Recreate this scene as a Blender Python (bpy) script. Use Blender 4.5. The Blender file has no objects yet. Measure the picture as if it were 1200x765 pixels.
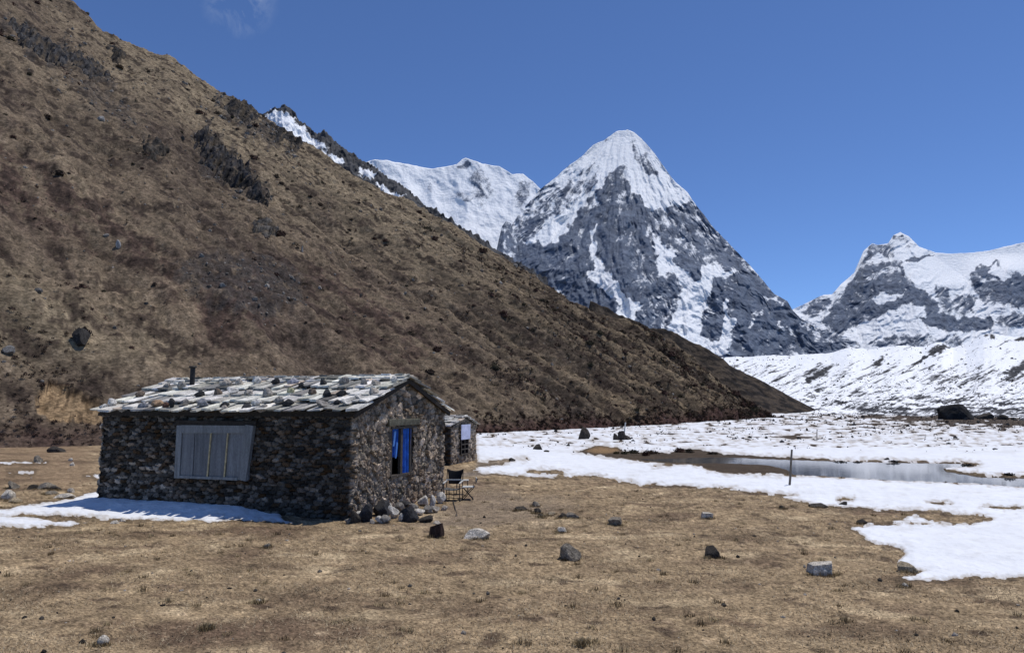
import bpy, bmesh, math, random
import numpy as np
from mathutils import Vector, Matrix, Euler
random.seed(7)
RNG = np.random.default_rng(11)
C = bpy.context.scene.collection
FOC, HOR, EYE = 820.0, 476.0, 2.3          # focal length and horizon row in photo pixels, eye height in metres
PITCH = math.atan((HOR - 382.5) / FOC)
SUN_DIR = Vector((.86, .51, math.tan(math.radians(69)))).normalized()

# ---------------------------------------------------------------- pixel <-> world
def ray(u, v):
    a = (np.asarray(u, float) - 600) / FOC; b = -(np.asarray(v, float) - 382.5) / FOC
    return a, math.cos(PITCH) - b * math.sin(PITCH), math.sin(PITCH) + b * math.cos(PITCH)
def at(u, v, Y):
    a, dy, dz = ray(u, v); k = Y / dy
    return np.stack(np.broadcast_arrays(a * k, np.asarray(Y, float) + 0 * k, EYE + dz * k), -1)
def on_ground(u, v, z=0.0):
    a, dy, dz = ray(u, v); k = (z - EYE) / dz
    return np.stack(np.broadcast_arrays(a * k, dy * k, z + 0 * k), -1)

# ---------------------------------------------------------------- noise
PERM = RNG.permutation(256); PERM = np.concatenate([PERM, PERM, PERM])
GR = np.stack([np.cos(np.arange(256) * 2.399), np.sin(np.arange(256) * 2.399)], -1)
def perlin(x, y):
    x = np.asarray(x, float); y = np.asarray(y, float)
    xi = np.floor(x).astype(int); yi = np.floor(y).astype(int); xf = x - xi; yf = y - yi
    u = xf * xf * xf * (xf * (xf * 6 - 15) + 10); w = yf * yf * yf * (yf * (yf * 6 - 15) + 10)
    def g(ix, iy, dx, dy):
        h = PERM[PERM[ix & 255] + (iy & 255)]; return GR[h, 0] * dx + GR[h, 1] * dy
    a = g(xi, yi, xf, yf); b = g(xi + 1, yi, xf - 1, yf)
    c = g(xi, yi + 1, xf, yf - 1); d = g(xi + 1, yi + 1, xf - 1, yf - 1)
    return ((a + (b - a) * u) * (1 - w) + (c + (d - c) * u) * w) * 1.5
def fbm(x, y, o=4, gain=.5, seed=0.0):
    s = 0; amp = 1; t = 0
    for i in range(o):
        s = s + amp * perlin(x * 2 ** i + 17.3 * i + seed, y * 2 ** i - 9.1 * i + seed * 1.7); t += amp; amp *= gain
    return s / t
def ridged(x, y, o=4, gain=.5, seed=0.0):
    s = 0; amp = 1; t = 0
    for i in range(o):
        s = s + amp * (1 - 2 * np.abs(perlin(x * 2 ** i + 11.7 * i + seed, y * 2 ** i + 5.3 * i - seed))); t += amp; amp *= gain
    return s / t
def sst(a, b, x):
    t = np.clip((x - a) / (b - a), 0, 1); return t * t * (3 - 2 * t)
def sdf(px, py, poly):
    px = np.asarray(px, float); py = np.asarray(py, float)
    d = np.full(px.shape, 1e9); ins = np.zeros(px.shape, bool); n = len(poly)
    for i in range(n):
        ax, ay = poly[i]; bx, by = poly[(i + 1) % n]
        ex, ey = bx - ax, by - ay; wx, wy = px - ax, py - ay
        t = np.clip((wx * ex + wy * ey) / (ex * ex + ey * ey + 1e-9), 0, 1)
        d = np.minimum(d, (wx - ex * t) ** 2 + (wy - ey * t) ** 2)
        if ay != by:
            c = ((ay > py) != (by > py)) & (px < (bx - ax) * (py - ay) / (by - ay) + ax); ins ^= c
    return np.where(ins, 1, -1) * np.sqrt(d)

def worley(x, y, cw, ch, seed, jit=.85, pw=2.0):
    gx = x / cw; gy = y / ch; iy = np.floor(gy).astype(int)
    gx = gx + .5 * (iy % 2) ; ix = np.floor(gx).astype(int)
    f1 = np.full(x.shape, 9.0); f2 = f1.copy(); cid = np.zeros(x.shape, int); dx1 = np.zeros(x.shape); dy1 = np.zeros(x.shape)
    for oy in (-1, 0, 1):
        for ox in (-2, -1, 0, 1, 2):
            cx_, cy_ = ix + ox, iy + oy; shift = .5 * ((cy_ % 2) - (iy % 2))
            h = PERM[(PERM[(cx_ + seed) & 255] + cy_) & 255]; h2 = PERM[(h + 91) & 255]; h3 = PERM[(h + 37) & 255]
            qx = cx_ + .5 + (h / 255 - .5) * jit; qy = cy_ + .5 + (h2 / 255 - .5) * jit * .8
            ddx = gx + shift - qx; ddy = gy - qy; sz = .75 + .5 * h3 / 255
            dd = ((np.abs(ddx) * (1 + .0 * h)) ** pw + (np.abs(ddy)) ** pw) ** (1 / pw) * 1.6 / sz
            new = dd < f1; f2 = np.where(new, f1, np.minimum(f2, dd)); cid = np.where(new, h * 256 + h3, cid)
            dx1 = np.where(new, ddx, dx1); dy1 = np.where(new, ddy, dy1); f1 = np.minimum(f1, dd)
    return f1, f2, cid, dx1, dy1
# ---------------------------------------------------------------- objects
def tag(o, label=None, cat=None, group=None, kind=None):
    if label: o['label'] = label
    if cat: o['category'] = cat
    if group: o['group'] = group
    if kind: o['kind'] = kind
    return o
def link(o, parent=None):
    C.objects.link(o)
    if parent: o.parent = parent
    return o
def empty(name, loc=(0, 0, 0), rz=0.0):
    o = bpy.data.objects.new(name, None); o.location = loc; o.rotation_euler = (0, 0, rz); o.empty_display_size = .2
    return link(o)
def set_attr(me, name, arr):
    arr = np.asarray(arr, np.float32)
    if arr.ndim == 1:
        a = me.attributes.new(name, 'FLOAT', 'POINT'); a.data.foreach_set('value', arr)
    else:
        if arr.shape[1] == 3: arr = np.concatenate([arr, np.ones((len(arr), 1), np.float32)], 1)
        a = me.attributes.new(name, 'FLOAT_COLOR', 'POINT'); a.data.foreach_set('color', np.ascontiguousarray(arr).ravel())
def np_mesh(name, V, F, mat, smooth=False, attrs={}):
    V = np.asarray(V, np.float32); F = np.asarray(F, np.int32); k = F.shape[1]
    me = bpy.data.meshes.new(name); me.vertices.add(len(V)); me.vertices.foreach_set('co', V.ravel())
    me.loops.add(F.size); me.loops.foreach_set('vertex_index', F.ravel())
    me.polygons.add(len(F)); me.polygons.foreach_set('loop_start', np.arange(0, F.size, k, dtype=np.int32))
    me.polygons.foreach_set('use_smooth', np.full(len(F), smooth))
    me.update(calc_edges=True); me.validate()
    for n, a in attrs.items(): set_attr(me, n, a)
    me.materials.append(mat); return me
def grid_faces(nr, nc, keep=None):
    i = np.arange(nr * nc).reshape(nr, nc)
    F = np.stack([i[:-1, :-1], i[:-1, 1:], i[1:, 1:], i[1:, :-1]], -1).reshape(-1, 4)
    if keep is not None:
        k = keep[:-1, :-1] | keep[:-1, 1:] | keep[1:, 1:] | keep[1:, :-1]; F = F[k.ravel()]
    return F
def compact(V, F, attrs):
    used = np.unique(F); m = np.full(len(V), -1, np.int64); m[used] = np.arange(len(used))
    return V[used], m[F], {k: a[used] for k, a in attrs.items()}
def grid_obj(name, P, mat, smooth=True, keep=None, attrs={}, parent=None, flip=False):
    nr, nc = P.shape[:2]; F = grid_faces(nr, nc, keep); V = P.reshape(-1, 3)
    A = {k: (a.reshape(-1, a.shape[2]) if a.ndim == 3 else a.ravel()) for k, a in attrs.items()}
    if keep is not None: V, F, A = compact(V, F, A)
    if flip: F = F[:, ::-1]
    return link(bpy.data.objects.new(name, np_mesh(name, V, F, mat, smooth, A)), parent)

class MB:                                    # collects shapes for ONE mesh
    def __init__(s): s.v = []; s.f = []; s.c = []
    def add(s, vs, fs, col=(1, 1, 1)):
        b = len(s.v); s.v += [tuple(map(float, p)) for p in vs]; s.f += [tuple(b + i for i in f) for f in fs]; s.c += [col] * len(vs)
    def box(s, c, h, rot=None, col=(1, 1, 1), jit=0.0):
        R = rot if rot is not None else Matrix.Identity(3); vs = []
        for sx, sy, sz in ((-1,-1,-1),(1,-1,-1),(1,1,-1),(-1,1,-1),(-1,-1,1),(1,-1,1),(1,1,1),(-1,1,1)):
            p = Vector((sx * h[0] + random.uniform(-jit, jit), sy * h[1] + random.uniform(-jit, jit), sz * h[2] + random.uniform(-jit, jit) * .3))
            vs.append(Vector(c) + R @ p)
        s.add(vs, [(0,3,2,1),(4,5,6,7),(0,1,5,4),(1,2,6,5),(2,3,7,6),(3,0,4,7)], col)
    def bar(s, a, b, w, t=None, up=(0, 0, 1), col=(1, 1, 1), jit=0.0):
        a = Vector(a); b = Vector(b); d = b - a; z = d.normalized(); u = Vector(up)
        if abs(z.dot(u)) > .95: u = Vector((1, 0, 0))
        x = u.cross(z).normalized(); y = z.cross(x); R = Matrix((x, y, z)).transposed()
        s.box((a + b) / 2, (w / 2, (t or w) / 2, d.length / 2), R, col, jit)
    def tube(s, pts, r, n=8, col=(1, 1, 1), caps=True):
        pts = [Vector(p) for p in pts]; rs = r if isinstance(r, (list, tuple)) else [r] * len(pts); vs = []; fs = []
        for i, p in enumerate(pts):
            d = (pts[min(i + 1, len(pts) - 1)] - pts[max(i - 1, 0)]).normalized()
            u = Vector((0, 0, 1)) if abs(d.z) < .9 else Vector((1, 0, 0))
            x = u.cross(d).normalized(); y = d.cross(x)
            for k in range(n):
                a = 2 * math.pi * k / n; vs.append(p + (x * math.cos(a) + y * math.sin(a)) * rs[i])
        for i in range(len(pts) - 1):
            for k in range(n): fs.append((i*n+k, i*n+(k+1) % n, (i+1)*n+(k+1) % n, (i+1)*n+k))
        if caps: fs.append(tuple(range(n))[::-1]); fs.append(tuple((len(pts)-1)*n+k for k in range(n)))
        s.add(vs, fs, col)
    def build(s, name, mat, parent=None, bevel=0.0, smooth=False):
        me = bpy.data.meshes.new(name); me.from_pydata(s.v, [], s.f); me.update()
        set_attr(me, 'Col', np.array(s.c, np.float32).reshape(-1, 3)); me.materials.append(mat)
        if smooth: me.polygons.foreach_set('use_smooth', np.full(len(me.polygons), True))
        o = link(bpy.data.objects.new(name, me), parent)
        if bevel:
            m = o.modifiers.new('Bevel', 'BEVEL'); m.width = bevel; m.segments = 2; m.limit_method = 'ANGLE'
        return o

# ---------------------------------------------------------------- materials
def nodes(name):
    m = bpy.data.materials.new(name); m.use_nodes = True; nt = m.node_tree
    return m, nt, nt.nodes['Principled BSDF']
def N(nt, t, **kw):
    n = nt.nodes.new(t)
    for k, v in kw.items():
        if k in n.inputs: n.inputs[k].default_value = v
        else: setattr(n, k, v)
    return n
def noise_node(nt, scale, detail=5, rough=.6, stretch=None):
    tc = N(nt, 'ShaderNodeTexCoord'); n = N(nt, 'ShaderNodeTexNoise', Scale=scale, Detail=detail, Roughness=rough)
    if stretch:
        mp = N(nt, 'ShaderNodeMapping'); mp.inputs['Scale'].default_value = stretch
        nt.links.new(tc.outputs['Object'], mp.inputs[0]); nt.links.new(mp.outputs[0], n.inputs['Vector'])
    else: nt.links.new(tc.outputs['Object'], n.inputs['Vector'])
    return n
def ramp(nt, src, stops):
    r = N(nt, 'ShaderNodeValToRGB'); e = r.color_ramp.elements
    while len(e) < len(stops): e.new(.5)
    for q, (p, c) in zip(e, stops): q.position = p; q.color = (c, c, c, 1) if not isinstance(c, tuple) else (*c, 1)
    nt.links.new(src, r.inputs[0]); return r
def mixc(nt, mode, a, b, fac=1.0):
    m = N(nt, 'ShaderNodeMix', data_type='RGBA', blend_type=mode); m.inputs[0].default_value = fac
    for s, i in ((a, 6), (b, 7)):
        if isinstance(s, tuple): m.inputs[i].default_value = (*s, 1)
        else: nt.links.new(s, m.inputs[i])
    return m
def material(name, col=None, attr=None, objcol=False, rough=.85, layers=((6, .35),), bump=((20, .3, .02),), spec=.25, stretch=None, metal=0.0):
    m, nt, bs = nodes(name)
    if attr: src = N(nt, 'ShaderNodeAttribute', attribute_name=attr).outputs['Color']
    elif objcol: src = N(nt, 'ShaderNodeObjectInfo').outputs['Color']
    else: src = N(nt, 'ShaderNodeRGB').outputs[0]; src.default_value = (*col, 1)
    for sc, am in layers:
        n = noise_node(nt, sc, stretch=stretch); r = ramp(nt, n.outputs['Fac'], ((.36, 1 - am), (.64, 1 + am)))
        src = mixc(nt, 'MULTIPLY', src, r.outputs[0]).outputs[2]
    nt.links.new(src, bs.inputs['Base Color']); bs.inputs['Roughness'].default_value = rough
    bs.inputs['Specular IOR Level'].default_value = spec; bs.inputs['Metallic'].default_value = metal
    prev = None
    for sc, st, di in bump:
        n = noise_node(nt, sc, stretch=stretch); b = N(nt, 'ShaderNodeBump', Strength=st, Distance=di)
        nt.links.new(n.outputs['Fac'], b.inputs['Height'])
        if prev: nt.links.new(prev.outputs[0], b.inputs['Normal'])
        prev = b
    if prev: nt.links.new(prev.outputs[0], bs.inputs['Normal'])
    return m
def snow_rock(name, rock_a, rock_b, sc, width=.12, bump=(.02, .6, 8.0), amt=.5, snow=(.92, .93, .94)):
    # attribute 'rock' (-1 snow .. 1 bare rock) broken up by a fine noise
    m, nt, bs = nodes(name)
    at_ = N(nt, 'ShaderNodeAttribute', attribute_name='rock')
    n = noise_node(nt, sc, 8, .68); n2 = noise_node(nt, sc * .23, 6, .6)
    s = N(nt, 'ShaderNodeMath', operation='MULTIPLY_ADD'); nt.links.new(n.outputs['Fac'], s.inputs[0]); s.inputs[1].default_value = 2 * amt; s.inputs[2].default_value = -amt
    a = N(nt, 'ShaderNodeMath', operation='ADD'); nt.links.new(at_.outputs['Fac'], a.inputs[0]); nt.links.new(s.outputs[0], a.inputs[1])
    mr = N(nt, 'ShaderNodeMapRange'); mr.inputs[1].default_value = -width; mr.inputs[2].default_value = width
    nt.links.new(a.outputs[0], mr.inputs[0])
    rc = ramp(nt, n2.outputs['Fac'], ((.3, rock_a), (.7, rock_b)))
    mx = N(nt, 'ShaderNodeMix', data_type='RGBA'); nt.links.new(mr.outputs[0], mx.inputs[0])
    mx.inputs[6].default_value = (*snow, 1); nt.links.new(rc.outputs[0], mx.inputs[7])
    nt.links.new(mx.outputs[2], bs.inputs['Base Color']); bs.inputs['Roughness'].default_value = .8; bs.inputs['Specular IOR Level'].default_value = .15
    nb = noise_node(nt, bump[0], 8, .65); b = N(nt, 'ShaderNodeBump', Strength=bump[1], Distance=bump[2])
    nt.links.new(nb.outputs['Fac'], b.inputs['Height']); nt.links.new(b.outputs[0], bs.inputs['Normal'])
    return m
M_ground = material('dry_turf', attr='Col', layers=((.9, .15), (5, .22), (22, .32), (70, .32)), bump=((9, .6, .06), (40, .7, .025)), rough=.95, spec=.1)
M_snow = material('old_snow', attr='Col', layers=((.3, .03), (2, .035)), bump=((.5, .5, .35), (2.2, .5, .12), (11, .4, .03)), rough=.7, spec=.2)
M_hill = material('hill_turf', attr='Col', layers=((.35, .15), (1.6, .35), (5, .4)), bump=((.9, .6, .4), (5, .6, .12)), rough=.95, spec=.08)
M_mtn = snow_rock('snow_and_rock', (.052, .068, .104), (.19, .225, .29), .06, width=.28, bump=(.03, .9, 18), amt=.95)  # distance haze is painted in as the blue cast of the rock
M_mor = snow_rock('moraine_snow_and_rock', (.02, .02, .022), (.06, .057, .055), .4, bump=(.3, .6, .8), amt=.75)
M_ridge = snow_rock('dark_rock_and_snow', (.03, .031, .035), (.10, .098, .10), .25, bump=(.2, .9, 1.6), amt=.6)
M_wall = material('rubble_masonry', attr='Col', layers=((7, .25), (40, .35)), bump=((30, .5, .015), (90, .4, .006)), rough=.95, spec=.12)
M_slate = material('roof_slate', attr='Col', layers=((3, .25), (25, .3)), bump=((18, .35, .01),), rough=.8, spec=.25)
M_rock = material('grey_rock', objcol=True, layers=((2.5, .4), (11, .45), (40, .3)), bump=((8, .5, .05), (40, .5, .01)), rough=.9, spec=.2)
M_outcrop = material('outcrop_rock', attr='Col', layers=((.6, .3), (4, .4)), bump=((3, .7, .2),), rough=.95, spec=.1)
M_shrub = material('dry_shrub', objcol=True, layers=((3, .4),), bump=(), rough=1, spec=.05)
M_scrub = material('scrub', attr='Col', layers=((1.5, .3),), bump=(), rough=1, spec=.05)
M_grass = material('straw_grass', attr='Col', layers=(), bump=(), rough=.9, spec=.1)
M_board = material('weathered_grey_board', attr='Col', layers=((2, .2), (30, .3)), bump=((25, .4, .006),), stretch=(6, 6, .6), rough=.85)
M_dark = material('old_dark_timber', (.035, .028, .022), layers=((20, .4),), stretch=(1, 1, 1), rough=.9)
M_timber = material('window_timber', (.075, .062, .05), layers=((20, .4),), stretch=(8, 8, 1), rough=.85)
M_yellow = material('raw_yellow_timber', (.46, .38, .22), layers=((20, .3),), rough=.85)
M_blue = material('blue_curtain_cloth', (.022, .12, .50), layers=((8, .3),), bump=((14, .3, .02),), rough=.8)
M_paleblue = material('pale_blue_cloth', (.22, .45, .85), layers=((8, .2),), rough=.8)
M_black = material('dark_interior', (.006, .006, .007), layers=(), bump=(), rough=1, spec=0)  # near-black that stands in for the shade of unlit rooms
M_iron = material('sooty_iron', (.022, .019, .017), layers=((15, .5),), rough=.7, spec=.4)
M_metal = material('dull_steel', (.10, .10, .10), layers=((30, .3),), bump=(), rough=.45, metal=.7)
M_palemetal = material('worn_pale_metal', (.55, .54, .50), layers=((30, .25),), bump=(), rough=.55)
M_fabric = material('black_fabric', (.012, .012, .014), layers=((40, .3),), bump=((60, .3, .005),), rough=.9)
M_sheet = material('pale_lavender_sheet', (.52, .54, .70), layers=((4, .15),), bump=((5, .2, .02),), rough=.6)
M_post = material('weathered_post', (.16, .135, .11), layers=((20, .4),), stretch=(4, 4, 1), rough=.9)
def water_mat():
    m, nt, bs = nodes('meltwater')
    bs.inputs['Base Color'].default_value = (.085, .092, .10, 1); bs.inputs['Roughness'].default_value = .06; bs.inputs['IOR'].default_value = 1.4
    n = noise_node(nt, 1.2, 3, .5); b = N(nt, 'ShaderNodeBump', Strength=.035, Distance=.02); nt.links.new(n.outputs['Fac'], b.inputs['Height'])
    nt.links.new(b.outputs[0], bs.inputs['Normal']); return m
M_water = water_mat()

# ================================================================ VALLEY FLOOR, SNOW, LAKE
SNOW_POLYS = [
    [(-600,597),(0,596),(30,592),(60,588),(85,583),(118,574),(150,572),(330,594),(330,606),(346,613),(300,610),(250,611),(180,609.5),(130,608),(75,605),(28,603.5),(0,605),(-600,606)],
    [(-600,607),(0,604),(30,606),(60,610),(102,613),(86,616),(30,618.5),(0,617),(-600,622)],
    [(0,541.3),(54,541),(50,543.3),(0,543)], [(8,553),(44,551.8),(40,555),(10,555)], [(98,558),(130,556),(130,559.5),(100,559)],
    [(1066,605),(1078,604.5),(1086,610),(1112,611.5),(1108,614.5),(1080,613),(1050,613),(1046,611)],
    [(999,618),(1020,613.5),(1050,613.5),(1090,613.5),(1140,614),(1158,609),(1172,600),(1212,596),(1700,590),(1700,690),(1210,677),(1140,676.5),(1100,679),(1046,678.5),(1068,674),(1082,668),(1060,664),(1053,658),(1060,649),(1056,642),(1018,635),(1011,627)],
    [(552,551.5),(563,547),(600,541),(618,537.5),(600,537),(565,541),(559,540),(557,500),(560,470),(2000,470),(2000,640),(1220,606),(1166,607.5),(1150,604),(1120,602),(1100,599),(1040,598),(1000,595),(960,592.5),(925,584),(900,578),(885,576.5),(860,573),(800,569.5),(752,567.5),(740,563.5),(712,560),(700,557.5),(672,557.5),(640,558.5),(600,556.5),(572,554)],
]
LAKE_BARE = [(672,529.5),(686,526),(700,521.5),(724,524),(730,529),(790,530),(795,525.5),(815,525.5),(845,531),(930,535.5),(1000,538.5),(1130,540.5),(1150,544),(1108,547),(1110,549.5),(1150,555.5),(1210,557),(1300,562),(1400,575),(1200,570),(1130,565.5),(1060,562),(1000,559),(925,557),(845,554.5),(830,550),(815,544.5),(785,543.5),(740,539.5),(690,532)]
BARE = [LAKE_BARE, [(616,552.5),(640,549),(664,552),(660,554.8),(630,555.5)], [(981,584.5),(990,583.2),(1002,584),(998,586),(985,586)],
        [(1086,588.5),(1105,588.2),(1116,590.5),(1100,591.5)], [(1150,594.3),(1210,595.3),(1210,597.3),(1165,596.6)], [(905,577.8),(930,577.5),(934,580),(915,581)],
        [(770,543.2),(798,541.5),(786,545.5),(765,546.5)], [(905,512),(925,510),(960,512.5),(930,514)]]
WATER = [(742,536.5),(790,535.5),(820,534.5),(850,534),(930,537),(1000,539.5),(1130,541.5),(1145,544),(1105,547),(1108,550),(1150,556.5),(1210,558),(1320,563),(1380,574),(1200,569),(1130,564.5),(1060,561),(1000,558),(930,555),(922,549),(900,543.5),(850,541),(810,541.5),(765,539)]
WATER_Z = -.06
def px_of(x, y, z=0.0):
    cy, sy = math.cos(PITCH), math.sin(PITCH); zz = z - EYE
    d = y * cy + zz * sy; up = -y * sy + zz * cy
    return 600 + FOC * x / d, 382.5 - FOC * up / d
def ground_z(x, y):
    x = np.asarray(x, float); y = np.asarray(y, float); r = np.hypot(x, y)
    h = .035 * fbm(x / 2.2, y / 2.2, 3, seed=3) + .018 * perlin(x / .34, y / .34) * (r < 60) + .011 * perlin(x / .13 + 5, y / .13) * (r < 30) + .006 * perlin(x / .06, y / .06 + 3) * (r < 16)
    h = h + .10 * perlin(x / 24 + 2.2, y / 24) * sst(45, 110, r)
    u, v = px_of(x, y)
    s = sdf(u, v, WATER)
    h = h - .30 * sst(-1.0, 4, s) - .02 * sst(-6, 0, s)
    return h
def gz(x, y): return float(ground_z(np.array([x]), np.array([y]))[0])
def snow_field(u, v, x, y):
    s = np.full(u.shape, -99.0)
    for p in SNOW_POLYS: s = np.maximum(s, sdf(u, v, p))
    for p in BARE: s = np.minimum(s, -sdf(u, v, p) + .2)
    n = fbm(u / 18, v / 5, 4, seed=8) * 4.2 + fbm(u / 4.5, v / 1.6, 3, seed=21) * 2.0
    s = s + n * np.clip((v - 480) / 60, .25, 1)
    far = sst(1, 9, 531 - v)
    # bare dark spots in the far snow, denser to the right where the moraine begins
    spots = fbm(u / 15, v / 1.9, 4, seed=40)
    dens = .27 - .20 * sst(880, 1120, u) * sst(515, 490, v) - .06 * sst(505, 490, v)
    s = np.where(far > 0, np.minimum(s, (dens - spots) * 9 + (1 - far) * 8), s)
    # the dark stony belt under the moraine
    belt = sdf(u, v, [(1010,487),(1060,482),(1120,486),(1300,485),(1700,484),(1700,503),(1240,502),(1150,500),(1080,495),(1030,492)])
    s = np.where(belt > -6, np.minimum(s, -belt * .6 + 9 * fbm(u / 22, v / 3.2, 4, seed=77) + 1.0), s)
    return s
cu = np.arange(-340, 1541, 2.4)
dv = np.concatenate([np.linspace(.9, 30, 66)[:-1], np.arange(30, 345, 1.0), np.geomspace(345, 1500, 50)])
U, Vv = np.meshgrid(cu, HOR + dv)
G = on_ground(U, Vv); GX, GY = G[..., 0], G[..., 1]
GZ = ground_z(GX, GY)
SF = snow_field(U, Vv, GX, GY)
def mixk(a, b, k): return a * (1 - k[..., None]) + np.array(b) * k[..., None]
def turf_colour(x, y, u, v):
    c = np.zeros(x.shape + (3,)) + np.array((.200, .156, .097))
    c = mixk(c, (.098, .072, .048), sst(-.05, .5, fbm(x / 1.7, y / 1.1, 4, seed=1)) * .8)
    c = mixk(c, (.36, .295, .19), sst(.08, .5, fbm(x / 1.1, y / .8, 4, seed=5)) * .75)
    c = mixk(c, (.085, .060, .042), sst(.12, .42, fbm(x / 3.1, y / 1.6, 4, seed=17) + .25 * fbm(x / .3, y / .22, 3, seed=18)) * .75)
    c = mixk(c, (.05, .036, .026), sst(.18, .5, fbm(x / .45, y / .32, 3, seed=9)) * .8)
    c = mixk(c, (.30, .24, .16), sst(.30, .6, fbm(x / .3, y / .22, 3, seed=15)) * .55)
    k = RNG.normal(0, 1, x.shape) * (np.hypot(x, y) < 40); c = c * (1 + .22 * k[..., None])
    trod = sst(0, 22, sdf(u, v, [(400,612),(470,606),(540,574),(552,556),(640,572),(700,592),(640,618),(560,634),(470,628)]) + 14 * fbm(u / 50, v / 16, 3))
    c = mixk(c, (.15, .125, .095), trod * .65)
    grit = sst(0, 4, sdf(u, v, [(500,560),(556,550),(556,530),(612,536),(600,543),(575,549),(600,556),(560,560)]))
    c = mixk(c, (.17, .15, .125), grit * .7)
    far = sst(5, 12, 545 - v); c = mixk(c, (.055, .045, .035), far * (u > 565))
    lk = sst(-2, 3, sdf(u, v, LAKE_BARE)); c = mixk(c, (.050, .039, .028), lk)
    c = mixk(c, (.16, .11, .06), sst(-1, 3, sdf(u, v, [(684,527),(700,521),(724,523),(729,529),(710,532),(690,531)])))
    lf = sst(0, 40, 130 - u) * sst(580, 560, v); c = mixk(c, (.17, .125, .08), lf * .7)
    c = mixk(c, (.07, .05, .035), lf * sst(.1, .4, fbm(x / 5, y / 2.5, 3, seed=31)) * .7)
    return c
gcol = np.clip(turf_colour(GX, GY, U, Vv) * np.array((1.53, 1.42, 1.34)), 0, .8)
gcol = mixk(gcol, (.06, .045, .03), np.clip(1 - np.abs(SF + 1.2) / 2.2, 0, 1) * .6)       # wet rim along the melting edge
P = np.stack([GX, GY, GZ], -1)
# the sheet runs on under the hills to the horizon
ext = on_ground(cu, np.full_like(cu, HOR + .16), 0.0); ext[:, 2] = -1.0
P2 = np.concatenate([ext[None], P], 0); c2 = np.concatenate([gcol[:1], gcol], 0)
tag(grid_obj('ground', P2, M_ground, True, attrs={'Col': c2}), 'wide flat valley floor of short dry brown turf', 'ground', kind='structure')
foot = np.zeros_like(SF)
for k in range(26):                                                   # a line of footprints crossing the snow
    fu, fv = 930 + k * 10.5, 570 + k * .75 + (k % 2) * 1.1
    foot += np.exp(-((U - fu) / 1.9) ** 2 - ((Vv - fv) / .7) ** 2)
lift = np.clip(SF * .007, -.05, .016) + .022 * sst(2, 16, SF) + .012 * fbm(U / 30, Vv / 8, 3) * sst(0, 4, SF) - .022 * np.clip(foot, 0, 1) * (SF > 3)
wx_, wy_ = GX + 3.321, GY - 14.68; wa = -wx_ * math.cos(.343) + wy_ * math.sin(.343); wb = -(wx_ * math.sin(.343) + wy_ * math.cos(.343))
lift += .13 * sst(1.0, .0, np.abs(wb)) * sst(1.9, 3.0, wa) * sst(8.0, 6.6, wa) * (wb > -.5)
SP = P.copy(); SP[..., 2] = np.where(sdf(U, Vv, WATER) > -2, GZ, .0 * GZ + GZ) + lift
scol = np.zeros(SP.shape) + np.array((.81, .82, .835)); dn = fbm(U / 7, Vv / 2.5, 4, seed=55)
scol = mixk(scol, (.42, .36, .29), sst(4.2, -.6, SF - 4.5 * dn) * .75); scol = mixk(scol, (.60, .58, .55), sst(.15, .5, fbm(U / 40, Vv / 6, 4, seed=56)) * .35)
o = grid_obj('snow', SP, M_snow, True, keep=SF > -1.5, attrs={'Col': scol})
tag(o, 'melting sheets of white snow lying on the brown valley floor', 'snow', kind='structure')
wp = [on_ground(u, v, WATER_Z) for u, v in WATER]
cx = sum(p[0] for p in wp) / len(wp)
lake_pts = []
wu, wv = np.meshgrid(np.arange(725, 1420, 6.0), np.arange(531, 578, 1.0))
LP = on_ground(wu, wv, WATER_Z)
tag(grid_obj('lake', LP, M_water, True, keep=sdf(wu, wv, WATER) > -2.5), 'shallow grey meltwater pool reflecting the snowy slope', 'lake', kind='structure')

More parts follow.
